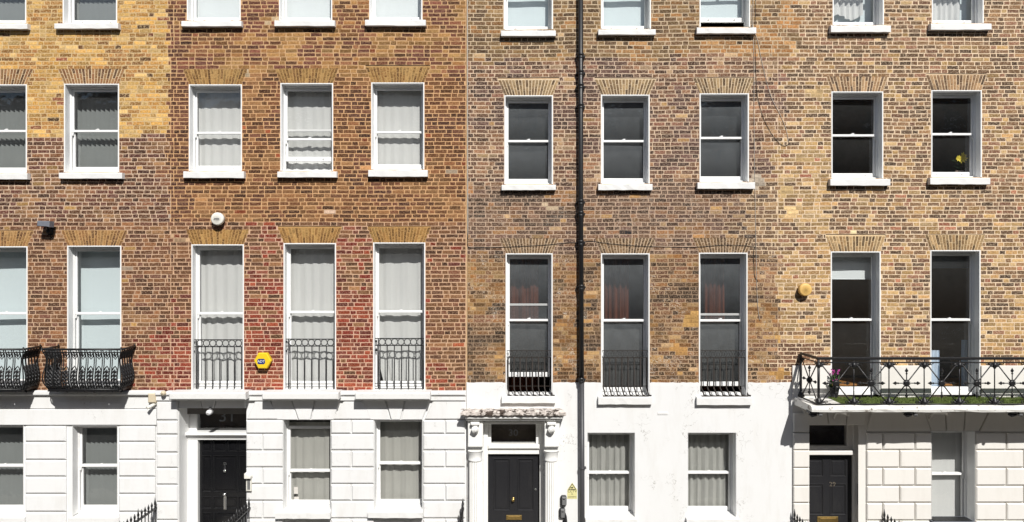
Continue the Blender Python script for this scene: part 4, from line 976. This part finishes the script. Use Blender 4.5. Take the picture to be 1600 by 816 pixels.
# ---------------- the long balcony of house 29
P = .84
mb = MB(); X0, X1 = PX(1240), PX(1712); ZF = PZ(628, 0)
XL = PX(1268, P)
n = 30; prof = [(-P, PZ(644, P)), (-P - .015, PZ(640, P)), (-P, PZ(636, P)), (-P + .05, PZ(635, P) + .008), (-.031, PZ(620.5)), (-.031, PZ(632)), (-P + .12, PZ(644, P) - .01)]
for i in range(n + 1):
    for y, z in prof: mb.v.append((X0 + (X1 - X0) * i / n, y + (jit(.006) if y < -.5 else 0), z + (jit(.006) if y < -.5 else 0)))
q = len(prof)
for i in range(n):
    for k in range(q): mb.f.append((i * q + (k + 1) % q, i * q + k, (i + 1) * q + k, (i + 1) * q + (k + 1) % q)); mb.m.append(0)
mb.f += [tuple(range(q)), tuple(n * q + q - 1 - k for k in range(q))]; mb.m += [0, 0]
BAL = mb.build('balcony', M['slab'], HD)
def long_rail():
    y = -P + .07; ZT = PZ(560, P - .07); ZB = PZ(633, P - .07)
    m = MB(); XA = PX(1279, P - .07); XB = PX(1712)
    m.box(XA - .03, XB, y - .03, y + .03, ZT - .025, ZT + .02, 0, .008); m.box(XA, XB, y - .012, y + .012, ZT - .085, ZT - .065); m.box(XA, XB, y - .018, y + .018, ZB - .01, ZB + .022)
    def spear(c, d, L, ax):
        c = Vector(c); d = Vector(d); e = c + d * L
        m.tube([c, e - d * .06], .009, 5); m.tube([e - d * .085, e - d * .055, e], [.005, .034, .002], 4); m.tube([e - d * .12, e - d * .10, e - d * .08], [.008, .02, .008], 5)
    def bay(o, u, L):
        """one X bay between two posts"""
        o = Vector(o); u = Vector(u); zb, zt = ZB + .02, ZT - .075; f = lambda s, z: o + u * (s * L) + Vector((0, 0, z))
        m.tube([f(.04, zt), f(.96, zb)], .0115, 6); m.tube([f(.04, zb), f(.96, zt)], .0115, 6)
        c = f(.5, (zb + zt) / 2)
        rn = 12
        m.tube([c - Vector((0, .022, 0)), c - Vector((0, .010, 0)), c + Vector((0, .010, 0)), c + Vector((0, .022, 0))], [.036, .054, .054, .036], 10)
        for k in range(8): a = k * math.pi / 4 + .39; m.tube([c + (u * math.cos(a) + Vector((0, 0, math.sin(a)))) * .045, c + (u * math.cos(a) + Vector((0, 0, math.sin(a)))) * .07], [.014, .004], 4)
        for d in (u, -u, Vector((0, 0, 1)), Vector((0, 0, -1))): spear(c, d, L * .40 if abs(d.z) < .5 else .27, 0)
        # scrolls and leaves in the corners
        for s0, sg in ((.0, 1), (1.0, -1)):
            for zz, vg in ((zb, 1), (zt, -1)):
                for k in range(3):
                    a = .25 + k * .5; r0, r1 = .03, .12 - .02 * k
                    dv = u * (sg * math.cos(a)) + Vector((0, 0, vg * math.sin(a))); p0 = f(s0, zz)
                    m.tube([p0 + dv * r0, p0 + dv * (r0 + r1) * .6 + Vector((0, 0, vg * .012)), p0 + dv * r1], [.008, .022, .006], 5)
                cc = f(s0, zz) + u * (sg * .13) + Vector((0, 0, vg * .028)); pts = [cc + (u * math.cos(t * .7) + Vector((0, 0, math.sin(t * .7)))) * (.030 - .0025 * t) for t in range(10)]
                m.tube(pts, .008, 4)
    def post(o, thick):
        o = Vector(o); m.tube([o + Vector((0, 0, ZB)), o + Vector((0, 0, ZT))], thick, 6)
        m.tube([o + Vector((0, 0, ZB + q)) for q in (0, .03, .07, .11, .15)], [.03, .06, .052, .03, .012], 8)
        m.tube([o + Vector((0, 0, ZT - q)) for q in (.06, .11, .15, .19)], [.014, .05, .038, .010], 8)
    step = (PX(1333, P - .07) - PX(1278, P - .07)); x = XA; first = True
    while x < XB - .1:
        post((x, y, 0), .024 if first else .011); bay((x, y, 0), (1, 0, 0), step); x += step; first = False
    post((x, y, 0), .011)
    # return to the wall, spreading outwards like the slab corner
    xw = PX(1250); dy = -y - .04; u = Vector((xw - XA, dy, 0)); L = u.length; u.normalize()
    for z0, z1, hw in ((ZT - .025, ZT + .02, .03), (ZT - .085, ZT - .065, .012), (ZB - .01, ZB + .022, .018)):
        m.tube([Vector((XA, y, (z0 + z1) / 2)), Vector((xw, -.04, (z0 + z1) / 2))], hw, 4, rot=.785)
    bay((XA, y, 0), tuple(u), L); post((xw, -.05, 0), .02)
    m.build('railing', M['iron'], BAL)
long_rail()
# iron brackets that carry the slab
for x in (1300, 1450, 1600):
    m = MB(); m.box(PX(x) - .03, PX(x) + .03, -P + .16, -.031, PZ(632) - .07, PZ(632) - .01, 0, .01); m.tube([(PX(x), -P + .25, PZ(632) - .05), (PX(x), -.2, PZ(632) - .12), (PX(x), -.05, PZ(632) - .26)], .02, 6)
    m.build('bracket', M['stucco_cream'], BAL)
m = MB(); random.seed(11)
ta, tb, ya, yb_, zt = PX(1290), PX(1700), -P + .16, -.06, 0
zz = lambda y: PZ(635, P) + .008 + (PZ(620.5) - PZ(635, P) - .008) * (y + P - .05) / (P - .08) + .006
for i in range(40):
    for j in range(6):
        x0, x1 = ta + (tb - ta) * i / 40, ta + (tb - ta) * (i + 1) / 40; y0, y1 = ya + (yb_ - ya) * j / 6, ya + (yb_ - ya) * (j + 1) / 6
        m.poly([(x0, y0, zz(y0)), (x1, y0, zz(y0)), (x1, y1, zz(y1)), (x0, y1, zz(y1))])
for _ in range(14000):
    x, y = random.uniform(ta, tb), random.uniform(ya, yb_); z = zz(y); a = random.uniform(.012, .032); d = random.uniform(0, 6.28); wdt = .004
    m.poly([(x - wdt * math.cos(d), y - wdt * math.sin(d), z), (x + wdt * math.cos(d), y + wdt * math.sin(d), z), (x + jit(.012), y + jit(.012), z + a)])
m.build('turf_mat', M['turf']); tag(bpy.data.objects['turf_mat'], 'strip of green artificial grass laid along the floor of the long balcony', 'turf mat')

# ------------------------------------------------------------------ cloth and blinds in the windows
HN = {'A': 'house at the left edge', 'B': 'house numbered 31', 'C': 'house numbered 30', 'D': 'house numbered 29'}
RN = {'1': 'top-row', '2': 'second-row', '3': 'tall third-row', '4': 'ground-floor'}
CN = {'A': {'1': 'left', '2': 'right'}, 'B': {'1': 'left', '2': 'middle', '3': 'right'}, 'C': {'1': 'left', '2': 'middle', '3': 'right'}, 'D': {'1': 'left', '2': 'right'}}
def where(k):
    h, r, c = k; cn = CN[h][c]
    if r == '4':
        cn = {'A41': 'left', 'A42': 'right', 'B42': 'left', 'B43': 'right', 'C41': 'left', 'C42': 'right', 'D42': ''}[k]
    return f"{cn} {RN[r]} window of {HN[h]}".strip()
def op(k, m=.03):
    a = W[k][0]; return PX(a[0]) - m + .0, PX(a[1]) + m, PZ(a[3]), PZ(a[2])
for k in ('A11', 'A12'):
    x0, x1, z0, z1 = op(k); vblind(x0, x1, z0 + .02, z1, .40, 'blind_grey', 'blue-grey vertical blind in the ' + where(k), 'vertical blinds', ang=20)
for k in ('B11', 'B12', 'B13'):
    x0, x1, z0, z1 = op(k); roller(x0, x1, z0 + .03, z1, .36, 'blind_white', 'white roller blind fully lowered in the ' + where(k), 'roller blinds')
for k in ('C11', 'C12', 'C13'):
    x0, x1, z0, z1 = op(k); roller(x0, x1, PZ(22 if k == 'C13' else 44), z1, .36, 'blind_blue', ('part-raised pale blind in the ' if k == 'C13' else 'pale blue lowered blind in the ') + where(k), 'roller blinds')
for i, k in enumerate(('D11', 'D12')):
    x0, x1, z0, z1 = op(k); roller(x0, x1, z0, z1, .44, 'blind_blue', 'pale blind behind ruffles in the ' + where(k), 'roller blinds')
    drape('ruffled_curtain', x0 + .04, x1 - .25, PZ(18 + 10 * i), z1, .35, 'net', 'white ruffled swag curtain in the ' + where(k), 'curtain', 'ruffled curtains', .04, 5, i + 60, .05)
for k in ('A21', 'A22'):
    x0, x1, z0, z1 = op(k); vblind(x0, x1, z0 + .02, z1, .42, 'blind_grey', 'grey vertical blind in the ' + where(k), 'vertical blinds')
for i, k in enumerate(('B21', 'B22', 'B23')):
    x0, x1, z0, z1 = op(k); drape('net_curtain', x0, x1, z0 + .02, z1, .37, 'net', 'white net curtain in the ' + where(k), 'curtain', 'white net curtains', .012, 5, i)
for k in ('C21', 'C22', 'C23'):
    x0, x1, z0, z1 = op(k); roller(x0, x1, z0 + .02, z1, .35, 'blind_dark', 'charcoal blind in the ' + where(k), 'charcoal blinds')
for k in ('A31', 'A32'):
    x0, x1, z0, z1 = op(k); roller(x0, x1, z0 + .02, z1, .42, 'blind_blue', 'pale blue roller blind in the ' + where(k), 'roller blinds')
for i, k in enumerate(('B31', 'B32', 'B33')):
    x0, x1, z0, z1 = op(k); drape('net_curtain', x0, x1 - (.0 if i else .0), z0 + .10, z1, .38, 'net', 'long white net curtain in the ' + where(k), 'curtain', 'white net curtains', .02, 4.5, i + 4, .01, (.0, .04, .16)[i])
for i, (k, a, b) in enumerate((('C31', 795, 842), ('C32', 943, 983), ('C33', 1099, 1134))):
    x0, x1, z0, z1 = op(k)
    drape('red_curtain', PX(a, -.66), PX(b, -.66), z0, z1, .66, 'red', 'dusty red curtain deep inside the ' + where(k), 'curtain', 'red curtains', .09, 4.0, i + 10)
    drape('voile_curtain', x0, x1, z0 + (.30 if i == 0 else .12), PZ(506), .36, 'net_dark', 'dark grey voile low in the ' + where(k), 'curtain', 'grey voile curtains', .015, 3, i + 20)
x0, x1, z0, z1 = op('D31'); roller(x0, x1 - .02, PZ(437), z1, .36, 'blind_white', 'white roller blind at the head of the ' + where('D31'), 'roller blinds')
x0, x1, z0, z1 = op('D32'); roller(x0, x1, PZ(419), z1, .36, 'blind_grey', 'short grey roller blind in the ' + where('D32'), 'roller blinds')
for k in ('A41', 'A42'):
    x0, x1, z0, z1 = op(k); vblind(x0, x1, z0 + .02, z1, .42, 'blind_grey', 'dark grey vertical blind in the ' + where(k), 'vertical blinds')
for i, k in enumerate(('B42', 'B43')):
    x0, x1, z0, z1 = op(k); drape('net_curtain', x0, x1, z0 + .02, z1 - (.13 if i == 0 else .0), .37, 'net_warm', 'beige net curtain in the ' + where(k), 'curtain', 'beige net curtains', .02, 5, i + 30)
for i, k in enumerate(('C41', 'C42')):
    x0, x1, z0, z1 = op(k); drape('pleated_curtain', x0, x1, z0 + .02, z1, .38, 'net_grey', 'grey-white pleated curtain in the ' + where(k), 'curtain', 'pleated curtains', .06, 7, i + 40)
x0, x1, z0, z1 = op('D42'); roller(x0, x1, z0 + .02, z1, .37, 'net', 'plain off-white blind filling the ' + where('D42'), 'roller blinds')

# ------------------------------------------------------------------ things fixed to the facades
# rainwater pipe
t = empty('drainpipe', 'tall black drainpipe with many collars running down beside the porch of door 30', 'drainpipe')
xp = PX(907.5, .11); yp = -.11
m = MB(); m.tube([(xp - .002, yp, TOP), (xp, yp, PZ(300)), (xp + .014, yp, PZ(598))], .045, 14); m.build('pipe', M['pipe'], t)
m = MB(); m.tube([(xp + .018, yp, PZ(596)), (xp + .034, yp, PZ(950))], .045, 14); m.build('lower_pipe', M['pipe_grey'], t)
for py in (-60, 90, 116, 137, 168, 317, 335, 380, 449, 593):
    m = MB(); z = PZ(py); x = xp + (.008 if py > 400 else 0)
    m.lathe((x, yp, z - .05), [(.046, 0), (.054, .008), (.054, .03), (.048, .04), (.052, .06), (.059, .07), (.059, .095), (.046, .10)], 14, 'z')
    for s in (-1, 1): m.box(x + s * .05, x + s * .085, yp + .03, .0, z - .012, z + .02, 0, .004)
    m.build('collar', M['pipe'], t)
for py in (729, 860):
    m = MB(); z = PZ(py); m.lathe((xp + .026, yp, z - .02), [(.05, 0), (.057, .005), (.057, .03), (.05, .035)], 14, 'z'); m.box(xp + .05, xp + .10, yp - .01, -.012, z - .015, z + .01, 0, .004); m.build('clip', M['pipe_grey'], t)
# alarm sounders
def round_bell(px, py, r, mat, label, dark):
    t = empty('alarm_bell', label, 'alarm box', 'alarm boxes'); x, z = PX(px, .13), PZ(py, .13)
    m = MB(); m.lathe((x, -.14, z), [(.0, 0), (r * .8, .002), (r * .93, .008), (r, .022), (r, .085), (r * .97, .09)], 28); c = m.build('cover', M[mat], t)
    m = MB(); m.lathe((x, -.05, z), [(r * .88, 0), (r * .88, .055)], 20); m.build('base', M[dark], t)
    return t, x, z
t, x, z = round_bell(339, 342, .118, 'plastic_white', 'round white alarm box between the second and third window rows above door 31', 'plastic_dark')
m = MB(); m.box(x - .05, x + .045, -.1415, -.139, z - .005, z + .012); m.box(x - .06, x - .02, -.1415, -.139, z - .024, z - .012); m.box(x - .01, x + .05, -.1415, -.139, z - .026, z - .012); m.build('print', M['steel_grey'], t)
t, x, z = round_bell(1259, 453, .118, 'plastic_amber', 'round amber alarm box on the tan brick left of the balcony house windows', 'plastic_dark')
t = empty('alarm_box', 'yellow hexagonal alarm box lettered ADT on the red brick between tall windows', 'alarm box', 'alarm boxes'); x, z = PX(410, .12), PZ(564, .12)
m = MB(); hx = [(x + .158 * math.cos(R(a)), z + .165 * math.sin(R(a)) * 1.0) for a in (-180, -120, -60, 0, 60, 120)]; m.prism(hx, -.12, -.02, 0, .012); m.build('cover', M['plastic_yellow'], t)
m = MB(); m.prism([(a + (x - a) * .15, b + (z - b) * .15) for a, b in hx], -.02, .004); m.build('base', M['plastic_dark'], t)
m = MB(); x2, z2 = x - .022, z - .012
m.prism([(x2 - .072, z2 - .028), (x2 - .05, z2 - .05), (x2 + .05, z2 - .05), (x2 + .072, z2 - .028), (x2 + .072, z2 + .028), (x2 + .05, z2 + .05), (x2 - .05, z2 + .05), (x2 - .072, z2 + .028)], -.1225, -.119, 0)
text_mb(m, 'ADT', x2, -.124, z2, .068, 1, 1.0, .0012); m.build('logo', [M['blue'], M['print_white']], t)
# flood light and cameras
t = empty('flood_light', 'small grey flood light on a bracket below the brown brick of the left house', 'light'); x, z = PX(69, .2), PZ(350, .2)
t['label'] = 'small grey flood light on brown brick between the tall windows of the left house'
m = MB(); m.prism([(x - .11, z - .045), (x + .12, z - .06), (x + .125, z + .05), (x - .10, z + .055)], -.26, -.10, 0, .02); m.build('lamp_housing', M['plastic_grey'], t)
m = MB(); m.tube([(x, -.12, z - .04), (x, -.06, z - .1), (x, .0, z - .12)], .02, 8); m.lathe((x, -.09, z - .13), [(.03, 0), (.05, .01), (.05, .08)], 14); m.box(x - .045, x + .045, -.02, .004, z - .20, z - .06, 0, .006); m.build('bracket', M['plastic_dark'], t)
m = MB(); m.tube([(x, -.015, z - .2), (x + .01, -.015, z - .25), (x - .02, -.012, z - .27), (x + .03, -.01, z - .24)], .006, 5); m.build('cable', M['cable_black'], t)
t = empty('security_camera', 'cream sensor box with small camera below at the right end of the left house stucco', 'camera'); x, z = PX(237.5, .1), PZ(622, .1)
m = MB(); m.box(x - .065, x + .075, -.13, -.008, z - .085, z + .085, 0, .015); m.build('sensor_box', M['cream_box'], t)
m = MB(); m.tube([(x + .02, -.04, z - .09), (x - .01, -.10, z - .14)], .012, 8); m.tube([(x + .05, -.05, z - .11), (x - .05, -.19, z - .17)], [.028, .03], 12); m.build('camera_body', M['plastic_white'], t)
t = empty('sensor', 'small brown dome sensor at the stucco corner between the left house and number 31', 'sensor'); x, z = PX(254, .2), PZ(615, .2)
m = MB(); m.lathe((x, -.22, z), [(.0, 0), (.03, .006), (.045, .03), (.045, .07)], 14); m.build('dome', M['cream_box'], t); m = MB(); m.box(x - .03, x + .03, -.15, -.03, z - .02, z + .03, 0, .006); m.build('mount', M['plastic_dark'], t)
# lamp over door 31
t = empty('porch_lamp', 'white bulkhead lamp on the lintel above the door numbered 31', 'lamp'); x, z = PX(328, .1), PZ(644, .1)
m = MB(); m.lathe((x, -.20, z), [(.0, 0), (.03, .008), (.047, .03), (.05, .07), (.042, .10)], 18); m.build('lamp_glass', M['print_white'], t)
m = MB(); m.lathe((x, -.10, z), [(.05, 0), (.05, .04)], 16); m.box(x - .02, x + .02, -.10, -.05, z, z + .09, 0, .004); m.build('base', M['steel_grey'], t)
# entry phones
t = empty('entry_phone', 'grey entry phone box on the pier right of the black door numbered 31', 'entry phone', 'entry phones'); x, z = PX(391.5), PZ(751)
m = MB(); m.box(x - .04, x + .055, -.135, -.07, z - .16, z + .10, 0, .012); m.prism([(x - .05, z + .09), (x + .065, z + .09), (x + .065, z + .13), (x - .05, z + .18)], -.20, -.07, 0, .004); m.build('housing', M['plastic_white'], t)
m = MB(); m.box(x - .015, x + .04, -.142, -.134, z - .13, z + .07, 0, .004); m.build('keypad', M['steel_grey'], t)
t = empty('entry_phone', 'narrow grey entry phone on the right reveal of the door numbered 29', 'entry phone', 'entry phones'); x, z = PX(1348), PZ(775)
m = MB(); m.box(x - .03, x + .03, .10, .162, z - .2, z + .17, 0, .012); m.build('housing', M['steel_grey'], t); m = MB(); m.box(x - .02, x + .02, .09, .10, z - .05, z + .12, 0, .004); m.lathe((x, .085, z - .13), [(.0, 0), (.014, .003), (.014, .016)], 10); m.build('keypad', M['plastic_dark'], t)
# key safes, sign
for (px, py, lb) in ((880.5, 782.5, 'grey key safe with a black button, upper one of two beside the porch column'), (878.5, 802, 'grey key safe with a black cord hanging, lower one of two beside the porch column')):
    t = empty('key_safe', lb, 'key safe', 'key safes'); x, z = PX(px, .05), PZ(py, .05)
    m = MB(); m.prism([(x - .055, z - .075), (x - .035, z - .095), (x + .04, z - .095), (x + .056, z - .07), (x + .056, z + .07), (x + .038, z + .095), (x - .03, z + .095), (x - .055, z + .07)], -.075, -.012, 0, .012); m.build('body', M['plastic_dark'], t)
    m = MB(); m.box(x - .03, x + .048, -.086, -.074, z - .08, z + .078, 0, .01); m.build('cover', M['steel_grey'], t)
    m = MB(); m.box(x - .016, x + .022, -.089, -.084, z + .025, z + .045, 0, .003); m.build('button', M['ink'], t)
    if py > 790:
        m = MB(); m.tube([(x + .03, -.06, z + .05), (x + .055, -.055, z - .06), (x + .05, -.05, z - .17), (x + .09, -.03, z - .3)], [.016, .03, .045, .04], 7); m.build('cord', M['plastic_dark'], t)
t = empty('warning_sign', 'yellow CCTV in operation sign on the white wall beside the drainpipe', 'sign'); x, z = PX(894), PZ(768)
m = MB(); m.prism([(x - .095, z - .13), (x + .09, z - .135), (x + .09, z + .045), (x - .09, z + .045)], -.0185, -.0145); m.prism([(x - .085, z + .045), (x + .085, z + .045), (x, z + .17)], -.0185, -.0145); m.build('board', M['sign'], t)
m = MB(); tri = [(x - .068, z + .042), (x + .068, z + .042), (x, z + .148)]
for i in range(3): a, b = tri[i], tri[(i + 1) % 3]; m.tube([(a[0], -.0195, a[1]), (b[0], -.0195, b[1])], .006, 4)
m.prism([(x - .03, z + .06), (x + .02, z + .075), (x + .014, z + .092), (x - .034, z + .078)], -.021, -.018); m.box(x - .004, x + .004, -.021, -.018, z + .052, z + .07)
text_mb(m, 'CCTV', x, -.0195, z + .008, .066, 0, 1.0, .001); text_mb(m, 'in', x, -.0195, z - .042, .045, 0, 1.0, .001); text_mb(m, 'operation', x, -.0195, z - .093, .04, 0, 1.0, .001); m.build('lettering', M['ink'], t)
# cables
def cable(name, pts, r, mat, label):
    out = []
    for i in range(len(pts) - 1):
        for k in range(5):
            tt = k / 5; P0 = pts[max(i - 1, 0)]; P1 = pts[i]; P2 = pts[i + 1]; P3 = pts[min(i + 2, len(pts) - 1)]
            out.append(tuple(.5 * (2 * P1[q] + (P2[q] - P0[q]) * tt + (2 * P0[q] - 5 * P1[q] + 4 * P2[q] - P3[q]) * tt ** 2 + (3 * P1[q] - P0[q] - 3 * P2[q] + P3[q]) * tt ** 3) for q in range(2)))
    out.append(pts[-1]); m = MB(); m.tube([(PX(a), -.006 - r, PZ(b)) for a, b in out], r, 6); return recenter(tag(m.build(name, M[mat]), label, 'cable'))
cable('cable', [(731, 372), (732, 386), (748, 387), (790, 386), (850, 383), (880, 380), (902, 379), (925, 377), (945, 380), (990, 384), (1045, 386), (1090, 386), (1130, 383), (1165, 384), (1181, 386)], .0042, 'cable_black', 'thin black cable strung across dark brick above the tall windows of number 30')
cable('cable', [(1176.5, -150), (1176.5, 40), (1178, 100), (1178, 160), (1178.5, 240), (1180, 330), (1181, 385), (1182, 440), (1184, 480), (1187, 501)], .0042, 'cable_white', 'off-white cable hanging straight down right of number 30 windows')
cable('cable', [(1180.5, -150), (1180, 10), (1179.5, 60), (1181, 120), (1183, 150), (1191, 180), (1200, 200), (1212, 218), (1224, 228), (1233, 225)], .0042, 'cable_black', 'black cable looping down to a hook beside the pale cables near number 30')
cable('cable', [(1174, 8), (1175, 40), (1183, 62), (1192, 105), (1204, 150), (1218, 178), (1228, 202), (1232, 222)], .0042, 'cable_white', 'thin pale cable slanting across the brick right of number 30 windows')
cable('cable', [(730.5, -150), (730.5, 100), (730.7, 250), (731, 372)], .009, 'cable_white', 'pale cable running down the joint between numbers 31 and 30')
cable('cable', [(1184, 440), (1179, 432), (1178, 415), (1177, 398), (1179, 386)], .005, 'cable_black', 'short black cable loop beside the right tall window of number 30')
# air bricks
t = tag(recenter((lambda m: ([m.box(PX(968.5) + i * .03, PX(968.5) + i * .03 + .014, -.006, .012, PZ(365.5), PZ(360.5)) for i in range(7)], m.box(PX(968), PX(987), .001, .012, PZ(366), PZ(360)), m.build('air_vent', M['plastic_dark']))[-1])(MB())), 'small black air vent in the dark brick above the middle tall window of number 30', 'vent', 'wall vents')
m = MB(); m.box(PX(1027), PX(1044), -.022, -.010, PZ(648), PZ(644), 0, .003)
for i in range(5): m.box(PX(1028) + i * .036, PX(1028) + i * .036 + .018, -.028, -.02, PZ(647.5), PZ(644.5))
tag(recenter(m.build('air_vent', M['sill'])), 'small white vent on the stucco between ground-floor windows of number 30', 'vent', 'wall vents')
# spot lights under the long balcony
for px, lb in ((1272, 'above the door numbered 29'), (1420, 'above the middle stucco pier'), (1583, 'at the right edge of the photo')):
    t = empty('spot_light', 'black spot light hung under the long balcony ' + lb, 'light', 'spot lights under the balcony'); x, z = PX(px, .7), PZ(645, .7)
    m = MB(); m.box(x - .10, x + .06, -.78, -.60, z - .005, z + .045, 0, .01); m.tube([(x - .09, -.70, z - .015), (x - .05, -.73, z - .035), (x + .03, -.72, z - .03)], [.02, .04, .03], 8); m.build('mount', M['plastic_dark'], t)
    m = MB(); m.lathe((x + .08, -.80, z - .02), [(.0, 0), (.03, .004), (.034, .02), (.028, .08), (.012, .10)], 14); m.build('lamp_head', M['steel_grey'], t)

# ------------------------------------------------------------------ plants, pots and things behind the windows of house 29
def leaf(m, p, d, L, wdt, mat=0):
    p = Vector(p); d = Vector(d).normalized(); s = d.cross(Vector((0, 1, .2))).normalized() * wdt; up = Vector((0, -.15, .1)) * L
    m.poly([p, p + d * L * .5 + s + up * .4, p + d * L, p + d * L * .5 - s + up * .4], mat)
t = empty('potted_plant', 'yellow flowering pot plant inside the right second-row window of number 29', 'plant'); x, z, y = PX(1500, -.5), PZ(262, -.5), .52
m = MB(); m.lathe((x, y, z - .22), [(.05, 0), (.07, .08), (.075, .16), (.06, .16)], 16, 'z'); m.build('pot', M['pot'], t)
m = MB()
for i in range(34): a = random.uniform(-1.5, 1.5); leaf(m, (x + .06 + jit(.05), y + jit(.04), z + random.uniform(-.05, .10)), (math.sin(a) + .4, jit(.5), math.cos(a) * .5 + .1), random.uniform(.12, .26), .03)
m.tube([(x, y, z - .08), (x + .01, y, z + .08), (x - .02, y - .05, z + .2)], .006, 5); m.build('foliage', M['leaf'], t)
m = MB()
for cx, cz, ct in ((-.075, .155, 9), (.01, .21, 8), (.03, .15, 7), (-.02, .13, 7)):
    for i in range(ct): a = i * 6.28 / ct; leaf(m, (x + cx, y - .10, z + cz), (math.cos(a), -.3, math.sin(a) + .3), random.uniform(.05, .085), .016)
m.build('flowers', M['yellow_petal'], t)
m = MB(); m.lathe((PX(1470, -.38), .38, PZ(276)), [(.03, 0), (.055, .02), (.06, .06), (.045, .10), (.0, .115)], 14, 'z'); tag(recenter(m.build('jar', M['pot'])), 'small pale jar on the sill inside the right second-row window of number 29', 'jar')
t = empty('potted_plant', 'pink flowering plant behind the left railing at number 29 tall window', 'plant'); x, y, z = PX(1303, .1), -.12, PZ(618)
m = MB(); m.lathe((x, y, z), [(.06, 0), (.085, .14), (.09, .17), (.07, .17)], 16, 'z'); m.build('pot', M['plastic_dark'], t)
m = MB()
for i in range(40): a = random.uniform(-1.2, 1.2); leaf(m, (x + jit(.05), y + jit(.05), z + .15 + random.uniform(0, .2)), (math.sin(a), jit(.6), math.cos(a)), random.uniform(.06, .14), .016)
for i in range(5): m.tube([(x + jit(.03), y, z + .15), (x + jit(.04), y, z + .32), (x + jit(.07), y - .02, z + .46)], .004, 4)
m.build('foliage', M['leaf'], t)
m = MB()
for i in range(36): leaf(m, (x + jit(.06), y - .02 + jit(.05), z + random.choice((.34, .46)) + jit(.05)), (jit(1), jit(.6), jit(1)), random.uniform(.03, .05), .014)
m.build('flowers', M['pink_petal'], t)
drape('cloth', PX(1453, -.36), PX(1467, -.36), PZ(612), PZ(551), .36, 'cloth_blue', 'pale blue cloth hanging at the left side of the right tall window behind the railing', 'cloth', None, .03, 2, 71)
drape('curtain', PX(1504, -.4), PX(1514, -.4), PZ(612), PZ(535), .42, 'cloth_blue', 'narrow blue-white curtain right of the pale cloth in a tall window of number 29', 'curtain', None, .03, 3, 72)
t = empty('desk', 'orange wooden desk inside the right tall window of number 29', 'desk', 'desks'); x = PX(1490, -.9)
def desk(t, x, z, y0=.55):
    m = MB(); m.box(x - .8, x + .8, y0, y0 + .7, z - .04, z, 0, .006); m.build('table_top', M['wood'], t)
    for a in (-.75, .75):
        for b in (y0 + .05, y0 + .65): m = MB(); m.box(x + a - .025, x + a + .025, b - .025, b + .025, z - .66, z - .042); m.build('leg', M['plastic_dark'], t)
desk(t, x, PZ(600, -.55))
t = empty('desk', 'orange wooden desk inside the left tall window of number 29', 'desk', 'desks'); desk(t, PX(1345, -.9), PZ(600, -.55))
t = empty('monitor', 'dark computer monitor on a desk inside the right tall window of number 29', 'monitor'); x, z = PX(1462, -.9), PZ(600, -.55)
m = MB(); m.box(x - .28, x + .28, .86, .89, z + .12, z + .48, 0, .006); m.build('screen', M['plastic_dark'], t); m = MB(); m.box(x - .03, x + .03, .9, .93, z + .004, z + .2); m.box(x - .12, x + .12, .82, .98, z + .002, z + .014); m.build('stand', M['steel_grey'], t)
# planter under the ground-floor window of house 29
t = empty('window_box', 'black planter trough on the sill of the ground-floor window of number 29', 'planter'); m = MB(); xa, xb = PX(1456, .1), PX(1518, .1)
za = PZ(838); zt = PZ(813, .1); m.box(xa, xb, -.17, .10, za, zt, 0, .01); m.box(xa - .015, xb + .015, -.185, .115, zt - .03, zt, 0, .006); m.build('trough', M['plastic_grey'], t)
m = MB(); m.box(xa + .02, xb - .02, -.15, .08, zt - .001, zt + .006); m.build('soil', M['plastic_dark'], t)
m = MB(); m.box(PX(1450), PX(1524), -.2, .17, PZ(848), za - .002, 0, .01); m.build('window_ledge', M['sill'], HD)
# notices in the window of 31
m = MB(); m.box(PX(452.5), PX(459), .275, .277, PZ(779), PZ(768)); m.box(PX(453), PX(460.5), .272, .274, PZ(790), PZ(783.5)); tag(recenter(m.build('notice', M['paper'])), 'small paper notices stuck inside the left ground-floor window of number 31', 'notice')

# ------------------------------------------------------------------ area railings beside the door steps
def railing(px, ytop, label, y_end=-2.05, start=-.12, lift=0):
    t = empty('area_railing', label, 'railing', 'spiked railings beside the steps'); X = PX(px, .1); Z = PZ(ytop, .1)
    m = MB(); yy = start
    m.box(X - .02, X + .02, y_end, start + .06, Z - .17, Z - .145); m.box(X - .018, X + .018, y_end, start + .06, .16, .185); m.build('rail', M['iron'], t)
    i = 0
    while yy > y_end:
        m = MB(); dz = .05 if i % 5 == 0 else 0
        m.tube([(X, yy, -.05), (X, yy, Z - .145)], .0105, 6)
        m.tube([(X, yy, Z - .145), (X, yy, Z - .12), (X, yy, Z - .105), (X, yy, Z - .085), (X, yy, Z - .06), (X, yy, Z + dz)], [.0105, .02, .010, .018, .021, .002], 7)
        m.build('spike', M['iron'], t); yy -= .125; i += 1
    return t
railing(243, 781, 'black spiked railing at the left of the steps of number 31')
railing(389.5, 781, 'black spiked railing at the right of the steps of number 31')
railing(723.5, 782, 'black spiked railing left of the porch of number 30')
railing(1241, 799, 'black spiked railing left of the door numbered 29')
railing(1381, 799, 'black spiked railing right of the door numbered 29, before the pier')
